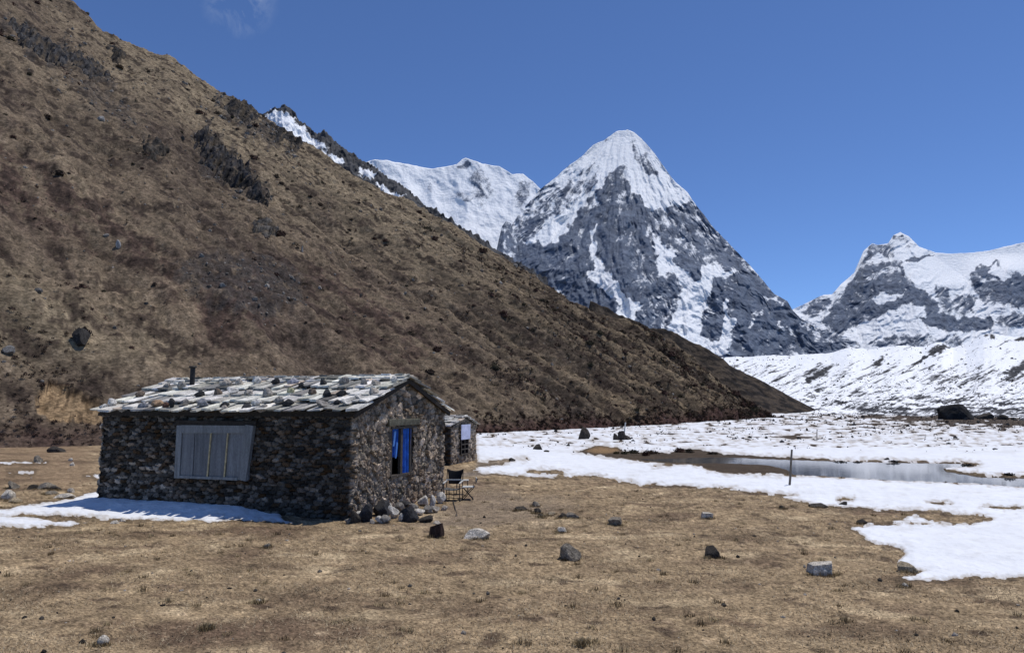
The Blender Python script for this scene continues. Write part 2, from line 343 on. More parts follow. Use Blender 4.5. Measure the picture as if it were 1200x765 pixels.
# dry grass blades over the near turf: nobody could count them
def grass():
    n = 190000
    v = HOR + 820 * EYE / RNG.uniform(5.2, 19, n) ** 1.0
    u = RNG.uniform(-140, 1340, n); g = on_ground(u, v); x, y = g[:, 0], g[:, 1]
    ok = (snow_field(u, v, x, y) < 1.6) & (fbm(x / 1.3, y / .9, 3, seed=5) + RNG.normal(0, .16, n) > .02)
    hx, hy = x + 3.321, y - 14.68; lx = hx * math.cos(.343) - hy * math.sin(.343); ly = hx * math.sin(.343) + hy * math.cos(.343)
    ok &= ~((lx < .15) & (ly > -.1) & (ly < 5))
    x, y, u, v = x[ok], y[ok], u[ok], v[ok]; n = len(x); z = ground_z(x, y)
    a = RNG.uniform(0, 6.28, n); L = RNG.uniform(.02, .06, n); h = RNG.uniform(.008, .034, n); w = RNG.uniform(.003, .006, n)
    b = np.stack([x, y, z - .003], -1); px = np.stack([-np.sin(a) * w, np.cos(a) * w, 0 * a], -1)
    tip = b + np.stack([np.cos(a) * L, np.sin(a) * L, h], -1)
    V = np.stack([b - px, b + px, tip], 1).reshape(-1, 3); F = np.arange(n * 3).reshape(-1, 3)
    k = RNG.uniform(0, 1, n); col = np.array((.48, .385, .25)) * k[:, None] + np.array((.12, .08, .05)) * (1 - k[:, None])
    col = col * 1.12; dk = sst(.1, .5, fbm(x / 1.7, y / 1.1, 4, seed=1)); col = col * (1 - .55 * dk[:, None])
    # denser little tufts, some of them round the bases of the stones
    m = 420; tv = HOR + FOC * EYE / RNG.uniform(5.4, 22, m); tu = RNG.uniform(-120, 1320, m)
    for su_, sv_, sw_ in TUFT_SPOTS:
        k_ = 9; tv = np.concatenate([tv, RNG.uniform(sv_ - 1.5, sv_ + 1.0, k_)]); tu = np.concatenate([tu, su_ + RNG.uniform(-.55, .55, k_) * sw_])
    g = on_ground(tu, tv); okt = (snow_field(tu, tv, g[:, 0], g[:, 1]) < -1) & ~((tu > 105) & (tu < 420) & (tv < 616)); g = g[okt]; m = len(g); q = 46
    bx = g[:, None, 0] + RNG.normal(0, .035, (m, q)); by = g[:, None, 1] + RNG.normal(0, .03, (m, q)); bx, by = bx.ravel(), by.ravel(); bz = ground_z(bx, by)
    a = RNG.uniform(0, 6.28, m * q); L = RNG.uniform(.01, .05, m * q); h = RNG.uniform(.02, .075, m * q) * np.repeat(RNG.uniform(.4, 1.2, m), q); w = RNG.uniform(.003, .006, m * q)
    b = np.stack([bx, by, bz - .004], -1); px = np.stack([-np.sin(a) * w, np.cos(a) * w, 0 * a], -1); tip = b + np.stack([np.cos(a) * L, np.sin(a) * L, h], -1)
    V2 = np.stack([b - px, b + px, tip], 1).reshape(-1, 3); tone = np.repeat(RNG.uniform(0, 1, m), q)[:, None]; c2_ = (np.array((.44, .34, .19)) * tone + np.array((.13, .09, .05)) * (1 - tone)) * RNG.uniform(.6, 1.2, (m * q, 1))
    V = np.concatenate([V, V2]); F = np.arange(len(V)).reshape(-1, 3); col = np.concatenate([col, c2_])
    me = np_mesh('dry_grass', V, F, M_grass, False, {'Col': np.repeat(col, 3, 0)})
    tag(link(bpy.data.objects.new('dry_grass', me)), 'short straw coloured grass blades covering the near turf', 'grass', kind='stuff')

# ================================================================ HILLSIDE
def interp(pts): xs = [p[0] for p in pts]; ys = [p[1] for p in pts]; return lambda u: np.interp(u, xs, ys)
FOOT = interp([(-400,536),(-100,528),(0,525),(130,522),(300,517),(560,508),(680,502.5),(800,496),(870,491.5),(910,489.5),(930,488.5)])
CREST = interp([(-400,-330),(0,-62),(85,0),(130,37),(200,70),(248,104),(300,134),(350,170),(400,204),(470,238),(520,265),(580,299),(640,331),(700,360),(760,386),(790,402),(820,425),(850,448),(880,469),(905,485),(912,489),(930,488.3)])
hu = np.arange(-380, 918, 1.7); ht = np.linspace(0, 1, 380) ** 1.0
def foot_depth(v): return FOC * EYE / (v - HOR)
def hill_depths(u):
    fv, cv = FOOT(u), CREST(u); y0 = on_ground(u, fv)[:, 1]
    k = (.57 - .82 * (u - 600) / FOC) * .65; a, dy, dz = ray(u, cv); e = dz / dy
    yc = np.where(k - e > .03, (k * y0 + 2.3) / np.maximum(k - e, .03), 999)
    yc = np.minimum(yc, np.interp(u, [-400, 85, 300, 640, 834, 905, 930], [215, 220, 190, 158, 172, 200, 210]))
    return y0, np.maximum(yc, y0 * 1.03)
y0, yc = hill_depths(hu)
ker = np.ones(61) / 61; yc = np.convolve(np.pad(yc, 30, 'edge'), ker, 'valid'); yc = np.maximum(yc, y0 * 1.02)
Fp = at(hu, FOOT(hu), y0); Fp[:, 2] -= .25; Cp = at(hu, CREST(hu) + 3.2 * fbm(hu / 22, hu * 0 + 1.7, 4, .6, seed=9), yc)
T = ht[:, None]; HP = Fp[None] * (1 - T[..., None]) + Cp[None] * T[..., None]
HU = np.broadcast_to(hu, HP.shape[:2])
along = HP[..., 0] * .57 + HP[..., 1] * .82; up = HP[..., 2]; cross = HP[..., 0] * -.82 + HP[..., 1] * .57
def hpx(Pt): return px_of(Pt[..., 0], Pt[..., 1], Pt[..., 2])
h_u, h_v = hpx(HP)
HREL = 2.4 * fbm(along / 26, cross / 60, 3, seed=2) + 1.6 * ridged(along / 30 + .3 * perlin(along / 20, cross / 25), cross / 110, 2, seed=4) - 1.5 + 1.1 * ridged(along / 9 + .25 * perlin(along / 12, cross / 12), cross / 42, 3, seed=6) \
     + .8 * ridged(along / 4.6, cross / 50, 3, seed=13) * sst(300, 620, h_u) + .75 * fbm(along / 3.0, cross / 3.0, 4, seed=12) + .36 * fbm(along / .9, cross / .9, 3, seed=14) + .22 * fbm(along / 3.5, up / 1.7, 3, seed=19)
SCREES = [[(10,15),(30,22),(62,44),(90,58),(122,75),(140,92),(128,98),(100,86),(70,76),(40,62),(16,38)],
          [(230,148),(250,150),(268,168),(292,186),(316,216),(322,238),(300,234),(270,210),(240,190),(226,168)],
          [(246,114),(290,121),(318,146),(352,172),(345,184),(310,168),(270,143)],
          [(212,308),(258,298),(300,300),(340,312),(362,336),(352,366),(300,388),(262,372),(228,352),(196,328)],
          [(70,85),(120,95),(160,130),(170,160),(130,150),(90,120)]]
scree = np.full(h_u.shape, -1.0)
for i, p in enumerate(SCREES):
    scree = np.maximum(scree, sst(-8, 10, sdf(h_u, h_v, p) + 26 * fbm(h_u / 14, h_v / 14, 4, seed=50 + i)) * (1, 1, 1, .8, .6)[i])
HREL = HREL + np.clip(scree, 0, 1) * .6 * fbm(along / 1.6, cross / 1.6, 4, seed=18)
SCAR = [(42,470),(50,456),(62,446),(76,452),(92,459),(112,470),(130,482),(140,498),(118,494),(92,492),(60,490),(44,484)]
ds = sdf(h_u, h_v, SCAR); ds = ds + 5 * fbm(h_u / 9, h_v / 6, 5, .6, seed=60); scar = sst(-.8, 1.2, ds)
HREL = HREL * (1 - .8 * sst(-3, 3, ds)) - 1.0 * sst(-1, 2.5, ds) + .35 * scar * fbm(h_u / 14, h_v / 5, 3, seed=61) + .55 * np.clip(1 - np.abs(ds + 3) / 3.5, 0, 1) * sst(478, 468, h_v)
fade = np.minimum(1, .12 + T * 9)
ex = (CREST(hu) < 481)
nrm = np.array((.447, -.31, .84))
HPd = HP + nrm * (HREL * fade)[..., None]
def hill_colour():
    c = np.zeros(h_u.shape + (3,)) + np.array((.122, .094, .066))
    n1 = fbm(along / 14, cross / 40, 4, seed=70); n2 = fbm(along / 2.4, cross / 4.5, 4, seed=71); n3 = fbm(along / .8, cross / .9, 3, seed=72)
    c = mixk(c, (.175, .138, .094), sst(.0, .45, n1 + .25 * n2) * .8)
    c = mixk(c, (.068, .051, .041), sst(-.05, .4, -n1 + .4 * n2) * .7)
    c = mixk(c, (.21, .168, .112), sst(95, 25, (h_v - CREST(h_u)) + 40 * fbm(h_u / 60, h_v / 40, 3, seed=74)) * sst(60, 160, h_u) * sst(640, 480, h_u) * .8)
    c = mixk(c, (.185, .150, .100), sst(-20, 50, sdf(h_u, h_v, [(-200,290),(40,300),(120,350),(200,400),(180,440),(60,440),(-200,460)]) + 30 * fbm(h_u / 40, h_v / 25, 3, seed=75)) * .75)      # paler turf below the crest
    red = np.zeros(h_u.shape)
    for p in ([(-200,120),(0,150),(60,200),(130,240),(190,290),(215,330),(160,320),(100,285),(0,235),(-200,220)], [(170,290),(240,330),(300,330),(330,400),(250,420),(190,350)], [(300,290),(420,330),(520,420),(470,450),(380,380)]):
        red = np.maximum(red, sst(-22, 18, sdf(h_u, h_v, p) + 30 * fbm(h_u / 26, h_v / 20, 4, seed=80)))
    c = mixk(c, (.060, .038, .032), red * .85 * sst(-.30, .15, n2 + .5 * n3))
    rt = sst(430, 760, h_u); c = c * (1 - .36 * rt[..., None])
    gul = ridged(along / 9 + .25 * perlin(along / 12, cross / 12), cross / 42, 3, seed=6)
    c = mixk(c, (.028, .022, .018), sst(.50, .12, gul + .35 * n2) * (.36 + .48 * rt))  # gullies darkened in the colour, as high sun shades their relief little
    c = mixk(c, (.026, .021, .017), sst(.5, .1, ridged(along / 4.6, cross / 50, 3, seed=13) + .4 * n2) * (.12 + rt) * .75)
    c = mixk(c, (.20, .155, .10), sst(.45, .75, gul + .25 * n2) * rt * .5)
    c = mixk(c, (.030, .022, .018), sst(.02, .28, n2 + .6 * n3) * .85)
    c = mixk(c, (.21, .165, .115), sst(.2, .5, n3 - .3 * n2) * .5)
    n4 = fbm(along / .7, cross / .7, 3, seed=73); c = c * (1 + .5 * n4[..., None])
    c = mixk(c, (.046, .041, .039), sst(.1, .9, scree) * (.8 - .6 * sst(-.1, .3, n3)))
    c = mixk(c, (.235, .165, .095), scar * .95); c = mixk(c, (.02, .014, .01), np.clip(1.6 - np.abs(ds + .5) / 2.6, 0, 1) * sst(478, 470, h_v) * (h_u > 56)); c = mixk(c, (.05, .033, .02), scar * sst(.16, .24, fbm((h_u - 1.2 * h_v) / 16, (h_v + .4 * h_u) / 5, 4, seed=66)) * .7); c = mixk(c, (.10, .065, .035), scar * sst(.1, .4, fbm(h_u / 12, h_v / 3.5, 3, seed=62)) * .8)  # dark band along the upper rim paints the shadow of the overhang
    ft = sst(16, 3, FOOT(h_u) - h_v + 6 * fbm(h_u / 14, h_v / 6, 3, seed=63)); c = mixk(c, (.050, .028, .024), ft * (h_u > 420) * .9)
    fl = sst(36, 10, FOOT(h_u) - h_v + 10 * fbm(h_u / 14, h_v / 6, 3, seed=64)); c = mixk(c, (.055, .036, .030), fl * (h_u < 420) * .7 * (1 - scar))
    return c
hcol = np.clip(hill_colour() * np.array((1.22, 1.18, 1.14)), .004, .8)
back = HPd[-1:] + np.array((-14, 30, -6.0)); back2 = back + np.array((-60, 90, -60.0))
PP = np.concatenate([HPd, back, back2], 0); CC = np.concatenate([hcol, hcol[-1:], hcol[-1:]], 0)
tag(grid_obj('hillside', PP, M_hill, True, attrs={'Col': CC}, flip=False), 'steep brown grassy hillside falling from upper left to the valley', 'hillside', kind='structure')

def loft(name, us, crest, foot_v, Yf, Yc, rows, rel, colour=None, rock=None, mat=None, label='', cat='', seed=0, backstep=(0, 40, -20), power=1.0):
    cr = crest(us); fv = foot_v(us); t = np.linspace(0, 1, rows)[:, None, None]; v = fv[None] * (1 - t[..., 0]) + cr[None] * t[..., 0]; u = np.broadcast_to(us, v.shape)
    Q = at(u, v, Yf(us)[None] + (Yc(us) - Yf(us))[None] * t[..., 0] ** power)
    Q = Q + rel(Q, u, v, t[..., 0]); loft.last = (Q, u, v); b = Q[-1:] + np.array(backstep, float); Q2 = np.concatenate([Q, b], 0)
    A = {}
    if colour: cc = colour(Q, u, v); A['Col'] = np.concatenate([cc, cc[-1:]], 0)
    if rock: rr = rock(Q, u, v); A['rock'] = np.concatenate([rr, rr[-1:]], 0)
    return tag(grid_obj(name, Q2, mat, True, attrs=A), label, cat, kind='structure')

# spur behind the end of the hillside, its shade painted into a darker scrub colour
def spur_rel(Q, u, v, t):
    x = Q[..., 0] * .6 + Q[..., 1] * .3
    d = (2.0 * ridged(x / 14, Q[..., 2] / 30, 4, seed=90) + 1.0 * fbm(x / 4, Q[..., 2] / 3, 3, seed=91)) * np.minimum(1, .1 + 5 * t) * np.minimum(.9, (966 - u) / 120)
    return np.stack([.3 * d, -.45 * d, .7 * d], -1)
def spur_col(Q, u, v):
    n = fbm(Q[..., 0] / 4.5 + Q[..., 2] / 5, Q[..., 2] / 2.2, 5, .65, seed=92); c = np.zeros(u.shape + (3,)) + np.array((.060, .046, .034))
    c = mixk(c, (.017, .014, .012), sst(-.12, .15, n)); return mixk(c, (.11, .085, .058), sst(.15, .5, -n) * .6)
loft('spur_hill', np.arange(690, 966, 1.6), interp([(690,356),(760,387),(775,388),(800,397),(815,407),(830,413),(860,430),(890,446),(920,462),(945,475),(966,484.6)]), interp([(690,490),(966,484.8)]),
     interp([(690,190),(900,225),(966,262)]), interp([(690,210),(800,262),(900,268),(966,266)]), 150, spur_rel, colour=spur_col, mat=M_hill,
     label='dark scrubby spur descending behind the end of the brown hillside', cat='hill')
# dark rocky ridge with snow behind the crest of the hillside
RS = [[(306,140),(322,132),(334,134),(352,150),(372,166),(384,178),(372,182),(352,172),(334,158)],[(378,182),(400,186),(404,196),(388,194)],[(420,196),(440,206),(436,212),(420,206)],[(440,214),(470,232),(466,238),(444,224)]]
def rr_rel(Q, u, v, t):
    d = 5 * ridged(u / 22, v / 30, 4, seed=101) + 3.5 * fbm(u / 7, v / 7, 4, seed=102); z = (1.4 * np.abs(perlin(u / 4.2, v / 60)) + 1.0 * perlin(u / 11, v / 40)) * t * 1.8
    return np.stack([.3 * d, -.9 * d, .4 * d * (1 - t) + z], -1)
def rr_rock(Q, u, v):
    r = .45 + .6 * fbm(u / 10, v / 5, 4, seed=103)
    for p in RS: k = sst(-4, 5, sdf(u, v, p)); r = r * (1 - k) + k * (-.5 + 1.0 * fbm(u / 7, v / 5, 3, seed=104))
    return r
loft('rocky_ridge', np.arange(286, 640, .9), interp([(286,150),(308,137),(320,130),(333,126),(341,132),(355,148),(370,157),(386,160),(391,167),(410,180),(428,191),(470,220),(500,242),(540,267),(580,294),(640,327)]),
     interp([(286,260),(420,330),(640,430)]), interp([(286,360),(640,330)]), interp([(286,470),(640,430)]), 170, rr_rel, rock=rr_rock, mat=M_ridge,
     label='dark rocky ridge dusted with snow rising behind the brown hillside', cat='ridge')

# ================================================================ SNOW MOUNTAINS
def layered(u, v, base, layers, wob=5.0, seed=0):
    r = np.full(u.shape, float(base)); wu_ = u + wob * fbm(u / 13, v / 13, 4, seed=seed + 1); wv_ = v + wob * fbm(u / 13 + 40, v / 13, 4, seed=seed + 2)
    for poly, val, soft in layers:
        k = sst(-soft, soft, sdf(wu_, wv_, poly)); r = r * (1 - k) + val * k
    return r
def mountain(name, us, crest, base_v, rows, Y0, slope, shift, rel, rock, label, jag=1.5, mat=None, ledge=.16, ribs=.17):
    cr = crest(us); cr = cr + jag * (fbm(us / 9, us * 0 + 3.3, 4, seed=7)) - .0
    t = np.linspace(0, 1, rows)[:, None]; v = base_v + (cr[None] - base_v) * t; u = np.broadcast_to(us, v.shape)
    p = Y0 / FOC
    re = rel(u, v); Y = Y0 + (base_v - v) * p * slope - (shift(u, v) + re) * p
    Q = at(u, v, Y); r = rock(u, v); dr = np.gradient(re, axis=0) / (np.gradient(v, axis=0) - 1e-6); rn = (re - re.mean()) / re.std(); r = r + np.where(r < -.7, .10, 1) * (ribs * rn - ledge * np.clip(dr, -1.6, 1.6))
    b = Q[-1:].copy(); b[..., 1] += 300; b[..., 2] -= 250; Q = np.concatenate([Q, b], 0); r = np.concatenate([r, r[-1:]], 0)
    return tag(grid_obj(name, Q, mat or M_mtn, True, attrs={'rock': r}), label, 'mountain', kind='structure')
# -- main peak
crest_main = interp([(560,330),(584,300),(590,285),(600,263),(612,246),(633,222),(650,209),(663,197),(681,184),(695,170),(708,164),(722,154.5),(735,152),(743,155),(752,163),(768,181),(779,197),(791,213),(806,226),(812,235),(825,252),(838,269),(862,293),(885,318),(908,345),(923,353),(929,364),(938,373),(970,392),(998,405),(1030,415)])
rib = interp([(150,736),(200,722),(300,730),(420,748)])
def main_shift(u, v):
    rb = rib(v); w = np.clip((v - 150) * 1.15, 12, 190)
    s = .62 * np.maximum(0, w - np.abs(u - rb))
    r2 = 850 + (v - 320) * .35; s2 = .5 * np.maximum(0, 55 - np.abs(u - r2)) * sst(290, 345, v)      # lower right buttress
    r3 = 672 - (v - 250) * .25; s3 = .45 * np.maximum(0, 40 - np.abs(u - r3)) * sst(240, 290, v)
    return s + s2 + s3
def main_rel(u, v):
    a = np.arctan2(u - 735, v - 118); r = np.hypot(u - 735, v - 118)
    wx = u + 9 * fbm(u / 30, v / 30, 3, seed=111); wy = v + 9 * fbm(u / 30 + 9, v / 30, 3, seed=112)
    n = 10 * ridged(a * 7.5 + .3 * perlin(u / 20, v / 20), r / 75, 2, seed=113) + 9 * ridged(a * 15 + .5 * perlin(u / 16, v / 16), r / 46, 3, .6, seed=116) + 8 * ridged(wx / 34, wy / 48, 5, .6, seed=114) + 2.6 * fbm(u / 5, v / 5, 3, seed=115)
    return n * np.clip((r - 25) / 90, .12, 1)
MAIN = [
    ([(560,210),(735,140),(860,270),(1010,400),(560,400)], .05, 3),
    ([(735,130),(640,205),(570,250),(575,300),(588,268),(600,256),(625,246),(652,244),(640,262),(622,276),(612,282),(636,287),(652,281),(672,256),(690,236),(705,218),(719,200),(727,194),(735,203),(742,222),(752,235),(765,246),(785,244),(805,238),(822,242),(812,220)], -1.0, 3),
    ([(598,252),(625,250),(640,258),(628,272),(600,285),(588,290)], .05, 4),  # shaded ice cliff, its grey painted in through the rock mix
    ([(640,205),(660,215),(700,185),(706,200),(692,226),(664,244),(640,262),(612,280),(596,268),(605,250)], -.28, 6), ([(600,262),(628,252),(646,258),(628,275),(606,284)], .1, 4), ([(660,226),(690,206),(698,214),(672,236)], .0, 4),  # half shade of the left snow face, painted grey as a rock mix
    ([(735,160),(745,165),(757,184),(771,200),(774,208),(765,208),(750,196),(741,180)], .16, 3),
    ([(705,165),(722,158),(722,163),(704,174),(692,178)], -.2, 2),
    ([(724,197),(731,203),(737,220),(744,231),(753,239),(757,252),(766,272),(771,300),(773,318),(756,326),(745,324),(748,345),(752,366),(760,392),(735,398),(600,345),(580,305),(590,290),(612,284),(636,290),(652,284),(672,258),(688,240),(706,218)], .50, 3),
    ([(688,240),(704,231),(722,232),(738,225),(742,232),(720,237),(705,238),(690,248)], -.1, 2),
    ([(722,238),(728,228),(735,220),(742,226),(748,236),(740,242)], .15, 3),
    ([(694,262),(697,262),(699,300),(706,308),(718,327),(739,348),(748,360),(742,378),(726,370),(723,354),(706,341),(691,326),(686,312),(692,300)], -.9, 2.6),
    ([(687,304),(697,306),(697,316),(689,318)], .4, 1.5),
    ([(757,250),(776,244),(808,238),(824,252),(838,270),(884,318),(862,330),(822,326),(800,306),(782,290),(764,274)], .10, 4),
    ([(757,262),(768,278),(780,288),(792,298),(801,310),(806,322),(818,328),(822,310),(840,313),(864,318),(852,326),(836,327),(832,346),(824,370),(820,390),(832,400),(850,402),(858,414),(820,415),(766,398),(786,376),(795,350),(778,330),(771,312),(767,292)], -.85, 4),
    ([(760,318),(790,320),(800,338),(795,350),(784,378),(768,394),(748,376),(748,345)], .12, 4),
    ([(792,297),(806,300),(818,312),(822,324),(812,328),(802,312),(788,304)], .7, 2),
    ([(812,276),(838,276),(862,300),(884,320),(908,346),(880,336),(862,312),(840,308),(820,300)], .5, 3),
    ([(836,326),(868,322),(905,345),(924,354),(930,366),(970,394),(996,412),(850,416),(862,396),(856,384),(866,372),(850,368),(845,388),(832,398),(820,386),(826,366),(832,346)], .48, 3),
    ([(848,352),(853,352),(854,372),(864,374),(858,392),(856,414),(836,412),(846,392),(850,374)], -.9, 1.6),
    ([(874,376),(890,360),(894,364),(880,384)], -.3, 2), ([(894,348),(912,348),(922,354),(908,356)], -.6, 2), ([(910,376),(925,384),(928,390),(915,386)], -.5, 1.5),
    ([(925,372),(940,374),(975,394),(1010,408),(1000,416),(960,400)], -.05, 2.5),
]
def main_rock(u, v):
    r = layered(u, v, .05, MAIN, 9, 120); n = fbm(u / 7, v / 7, 4, seed=122) * .55 + .35 * ridged((u + v * .5) / 9, (v - u * .3) / 18, 3, seed=123) * (np.abs(r) < .95)
    return r + 1.25 * n * np.where(r < -.6, .3, 1)
mountain('snow_peak', np.arange(562, 1028, .9), crest_main, 436, 300, 3800, 1.35, main_shift, main_rel, main_rock,
         'sharp pyramid peak of snow and dark rock dominating the valley', 1.2)
# -- left massif
crest_l = interp([(400,205),(427,190.5),(440,187),(452,188),(480,193),(505,198),(520,195.5),(535,193),(541,187),(546,185),(558,189),(565,192),(585,195),(600,204),(613,204),(625,213),(634,222),(660,250),(700,270)])
def l_shift(u, v): return .5 * np.maximum(0, 60 - np.abs(u - (560 - (v - 185) * .2))) + .4 * np.maximum(0, 40 - np.abs(u - (622 - (v - 210) * .25))) + .4 * np.maximum(0, 50 - np.abs(u - (455 + (v - 190) * .3)))
def l_rel(u, v):
    return (8 * ridged(u / 34 + .4 * perlin(u / 25, v / 25), v / 46, 3, .45, seed=131) + 5 * ridged((u + v) / 46, (v - u) / 26, 3, .45, seed=132)) * .9
LEFT = [([(548,200),(560,196),(575,205),(581,222),(566,242),(553,232)], -.02, 5), ([(604,220),(612,207),(622,214),(621,235),(611,250),(602,242)], -.02, 5), ([(534,196),(546,188),(552,194),(542,200)], .3, 2),
        ([(430,196),(450,200),(482,226),(470,238),(450,224)], -.22, 6), ([(525,224),(545,226),(560,232),(545,238),(528,232)], -.1, 3), ([(480,215),(510,210),(505,226),(490,230)], -.3, 5)]
mountain('snow_massif', np.arange(400, 700, 1.0), crest_l, 400, 190, 5200, 1.5, l_shift, l_rel,
         lambda u, v: layered(u, v, -.85, LEFT, 6, 140) + .45 * fbm(u / 8, v / 8, 4, seed=141), 'broad snow covered massif behind the left shoulder of the pyramid peak', 1.0)
# -- pinnacle between them
mountain('rock_pinnacle', np.arange(574, 612, .8), interp([(574,330),(582,292),(588,266),(593,259),(599,262),(606,285),(612,330)]), 340, 80, 3500, 1.2, lambda u, v: .8 * np.maximum(0, 16 - np.abs(u - 590)),
         lambda u, v: 2.5 * ridged(u / 9, v / 14, 4, seed=150), lambda u, v: .5 + .9 * fbm(u / 7, v / 7, 3, seed=151) - .3 * (u > 590), 'small snow streaked rock pinnacle between massif and peak', .8)
# -- right mountain
crest_r = interp([(880,400),(930,362),(942,356.5),(955,350),(965,345.5),(975,345),(985,333.5),(995,325),(1003,318),(1009,306),(1012,294),(1022,285),(1028,287),(1035,286.5),(1041,285),(1047,275.5),(1055,272),(1065,277),(1077,289),(1085,292),(1097,296),(1115,297.5),(1140,296),(1160,293.5),(1180,288.5),(1200,284),(1240,275),(1320,262),(1420,250)])
def r_shift(u, v): return .55 * np.maximum(0, np.clip((v - 265) * 1.1, 10, 75) - np.abs(u - (1050 + (v - 270) * .25))) + .6 * np.maximum(0, 55 - np.abs(u - 1180)) * sst(296, 318, v) + .35 * np.maximum(0, 30 - np.abs(u - 1110)) * sst(350, 375, v)
def r_rel(u, v):
    m = sst(-12, 10, -sdf(u, v, [(1080,298),(1200,284),(1330,262),(1330,315),(1190,312),(1150,318),(1130,325),(1105,330),(1085,315)]))
    return (9 * ridged(u / 26 + .5 * perlin(u / 18, v / 18) + v / 60, v / 40, 5, .6, seed=161) + 2 * fbm(u / 5, v / 5, 3, seed=162)) * (.04 + .96 * m)
RIGHT = [([(880,420),(930,360),(985,330),(1100,330),(1420,330),(1420,420)], -.55, 4),
    ([(1003,322),(1014,312),(1054,303),(1058,316),(1079,338),(1093,346),(1100,362),(1090,370),(1083,358),(1060,357),(1045,363),(1030,373),(1010,379),(985,391),(974,386),(970,378),(986,350),(993,334)], .55, 3),
    ([(1018,350),(1030,345),(1046,346),(1060,344),(1050,352),(1030,356)], -.7, 2), ([(1010,322),(1040,316),(1056,312),(1050,318),(1020,326)], -.1, 2),
    ([(1011,298),(1022,285),(1042,286),(1054,300),(1041,304),(1028,311),(1010,312)], .32, 2.5), ([(1018,306),(1030,298),(1040,302),(1030,309)], -.4, 2),
    ([(1047,276),(1056,272),(1066,280),(1072,289),(1062,292),(1050,283)], -.02, 2.5), ([(1050,285),(1058,282),(1068,296),(1060,300)], -.7, 2),
    ([(1057,304),(1074,300),(1096,296),(1086,303),(1065,309)], .6, 2),
    ([(938,368),(952,354),(970,349),(976,355),(960,369),(948,371)], .35, 3), ([(960,377),(975,360),(986,346),(991,350),(975,376)], .5, 3),
    ([(1137,326),(1142,312),(1156,312),(1165,301),(1173,304),(1172,316),(1186,321),(1200,319),(1260,322),(1330,318),(1330,366),(1240,366),(1200,362),(1180,355),(1160,357),(1146,352)], .6, 3),
    ([(1160,318),(1166,308),(1172,316),(1184,322),(1178,327),(1164,324)], -.6, 2), ([(1140,326),(1160,322),(1172,326),(1160,331),(1148,334)], .1, 2),
    ([(1078,373),(1095,366),(1111,368),(1126,373),(1140,370),(1167,375),(1162,386),(1130,389),(1110,389),(1090,383)], .55, 2.5), ([(1124,347),(1146,348),(1142,363),(1125,361)], .6, 2.5), ([(1094,335),(1110,337),(1113,350),(1100,352)], .3, 3),
    ([(1098,352),(1128,346),(1140,364),(1128,370),(1104,364)], .1, 4), ([(1030,392),(1080,392),(1132,396),(1130,406),(1060,408),(1020,404)], .12, 4), ([(1168,372),(1190,366),(1210,372),(1200,384),(1172,382)], .2, 3), ([(950,380),(985,392),(1010,406),(980,406)], .25, 3)]
mountain('rocky_mountain', np.arange(882, 1420, 1.0), crest_r, 425, 190, 6500, 1.5, r_shift, r_rel,
         lambda u, v: (lambda r: r + .8 * fbm(u / 7, v / 6, 4, seed=171) * np.where(r < -.5, .5, 1))(layered(u, v, -1.0, RIGHT, 8, 170)), 'snow topped mountain with dark cliffs at the right end of the valley', .7)
# -- lateral moraine wall
def mor_rel(Q, u, v, t):
    uu = u * .91 - v * .42; vv = u * .42 + v * .91
    d = 2.6 * fbm(uu / 60, vv / 9, 4, seed=181) + 1.4 * ridged(uu / 40, vv / 12, 4, seed=182) + .7 * fbm(u / 5, v / 3, 3, seed=183)
    return np.stack([0 * d, -.6 * d, .45 * d * np.minimum(1, .15 + 4 * t)], -1)
def mor_rock(Q, u, v):
    lo = sst(440, 476, v); uu = u * .91 - v * .42; vv = u * .42 + v * .91
    r = -.19 + (1 - lo) * .9 * fbm(uu / 44, vv / 5.5, 5, .6, seed=184) + lo * .95 * fbm(u / 34 - v / 14, v / 3.2, 5, .6, seed=188) + .65 * fbm(uu / 13, vv / 2.2, 4, .6, seed=185)
    for p, q in (([(1064,430),(1078,420),(1096,407),(1104,402),(1113,407),(1096,417),(1080,424)], .8), ([(1022,428),(1034,418),(1036,422),(1028,430)], .7), ([(1148,396),(1154,391),(1168,394),(1166,398)], .6), ([(1186,400),(1196,394),(1230,392),(1230,402)], .7), ([(940,446),(975,426),(980,428),(948,450)], .45), ([(1100,448),(1130,437),(1160,426),(1150,432),(1116,446)], .3), ([(1170,440),(1215,416),(1230,420),(1190,440)], .4)):
        k = sst(-3, 4, sdf(u, v, p) + 4 * fbm(u / 6, v / 5, 4, seed=186)); r = r * (1 - k) + (q + .6 * fbm(u / 5, v / 3, 3, seed=187)) * k
    return r + .30 * sst(452, 490, v) * sst(930, 1050, u) - .25 * sst(440, 415, v)
loft('moraine_slope', np.arange(800, 1460, 1.2), interp([(800,418),(850,419),(900,416.5),(930,417),(975,413),(995,408),(1018,410),(1040,407),(1054,406),(1080,407),(1096,402),(1104,401.5),(1116,408),(1132,404),(1152,393),(1162,391.5),(1189,395),(1200,394.5),(1260,388),(1460,372)]),
     interp([(800,484.5),(960,484.5),(1060,487),(1200,493),(1460,502)]), interp([(800,330),(960,222),(1060,172),(1200,112),(1460,74)]), interp([(800,700),(1000,560),(1200,460),(1460,400)]), 170, mor_rel, rock=mor_rock, mat=M_mor,
     label='snow covered moraine slope streaked with dark stones', cat='slope', backstep=(0, 120, -30), power=.75)

MORQ = loft.last

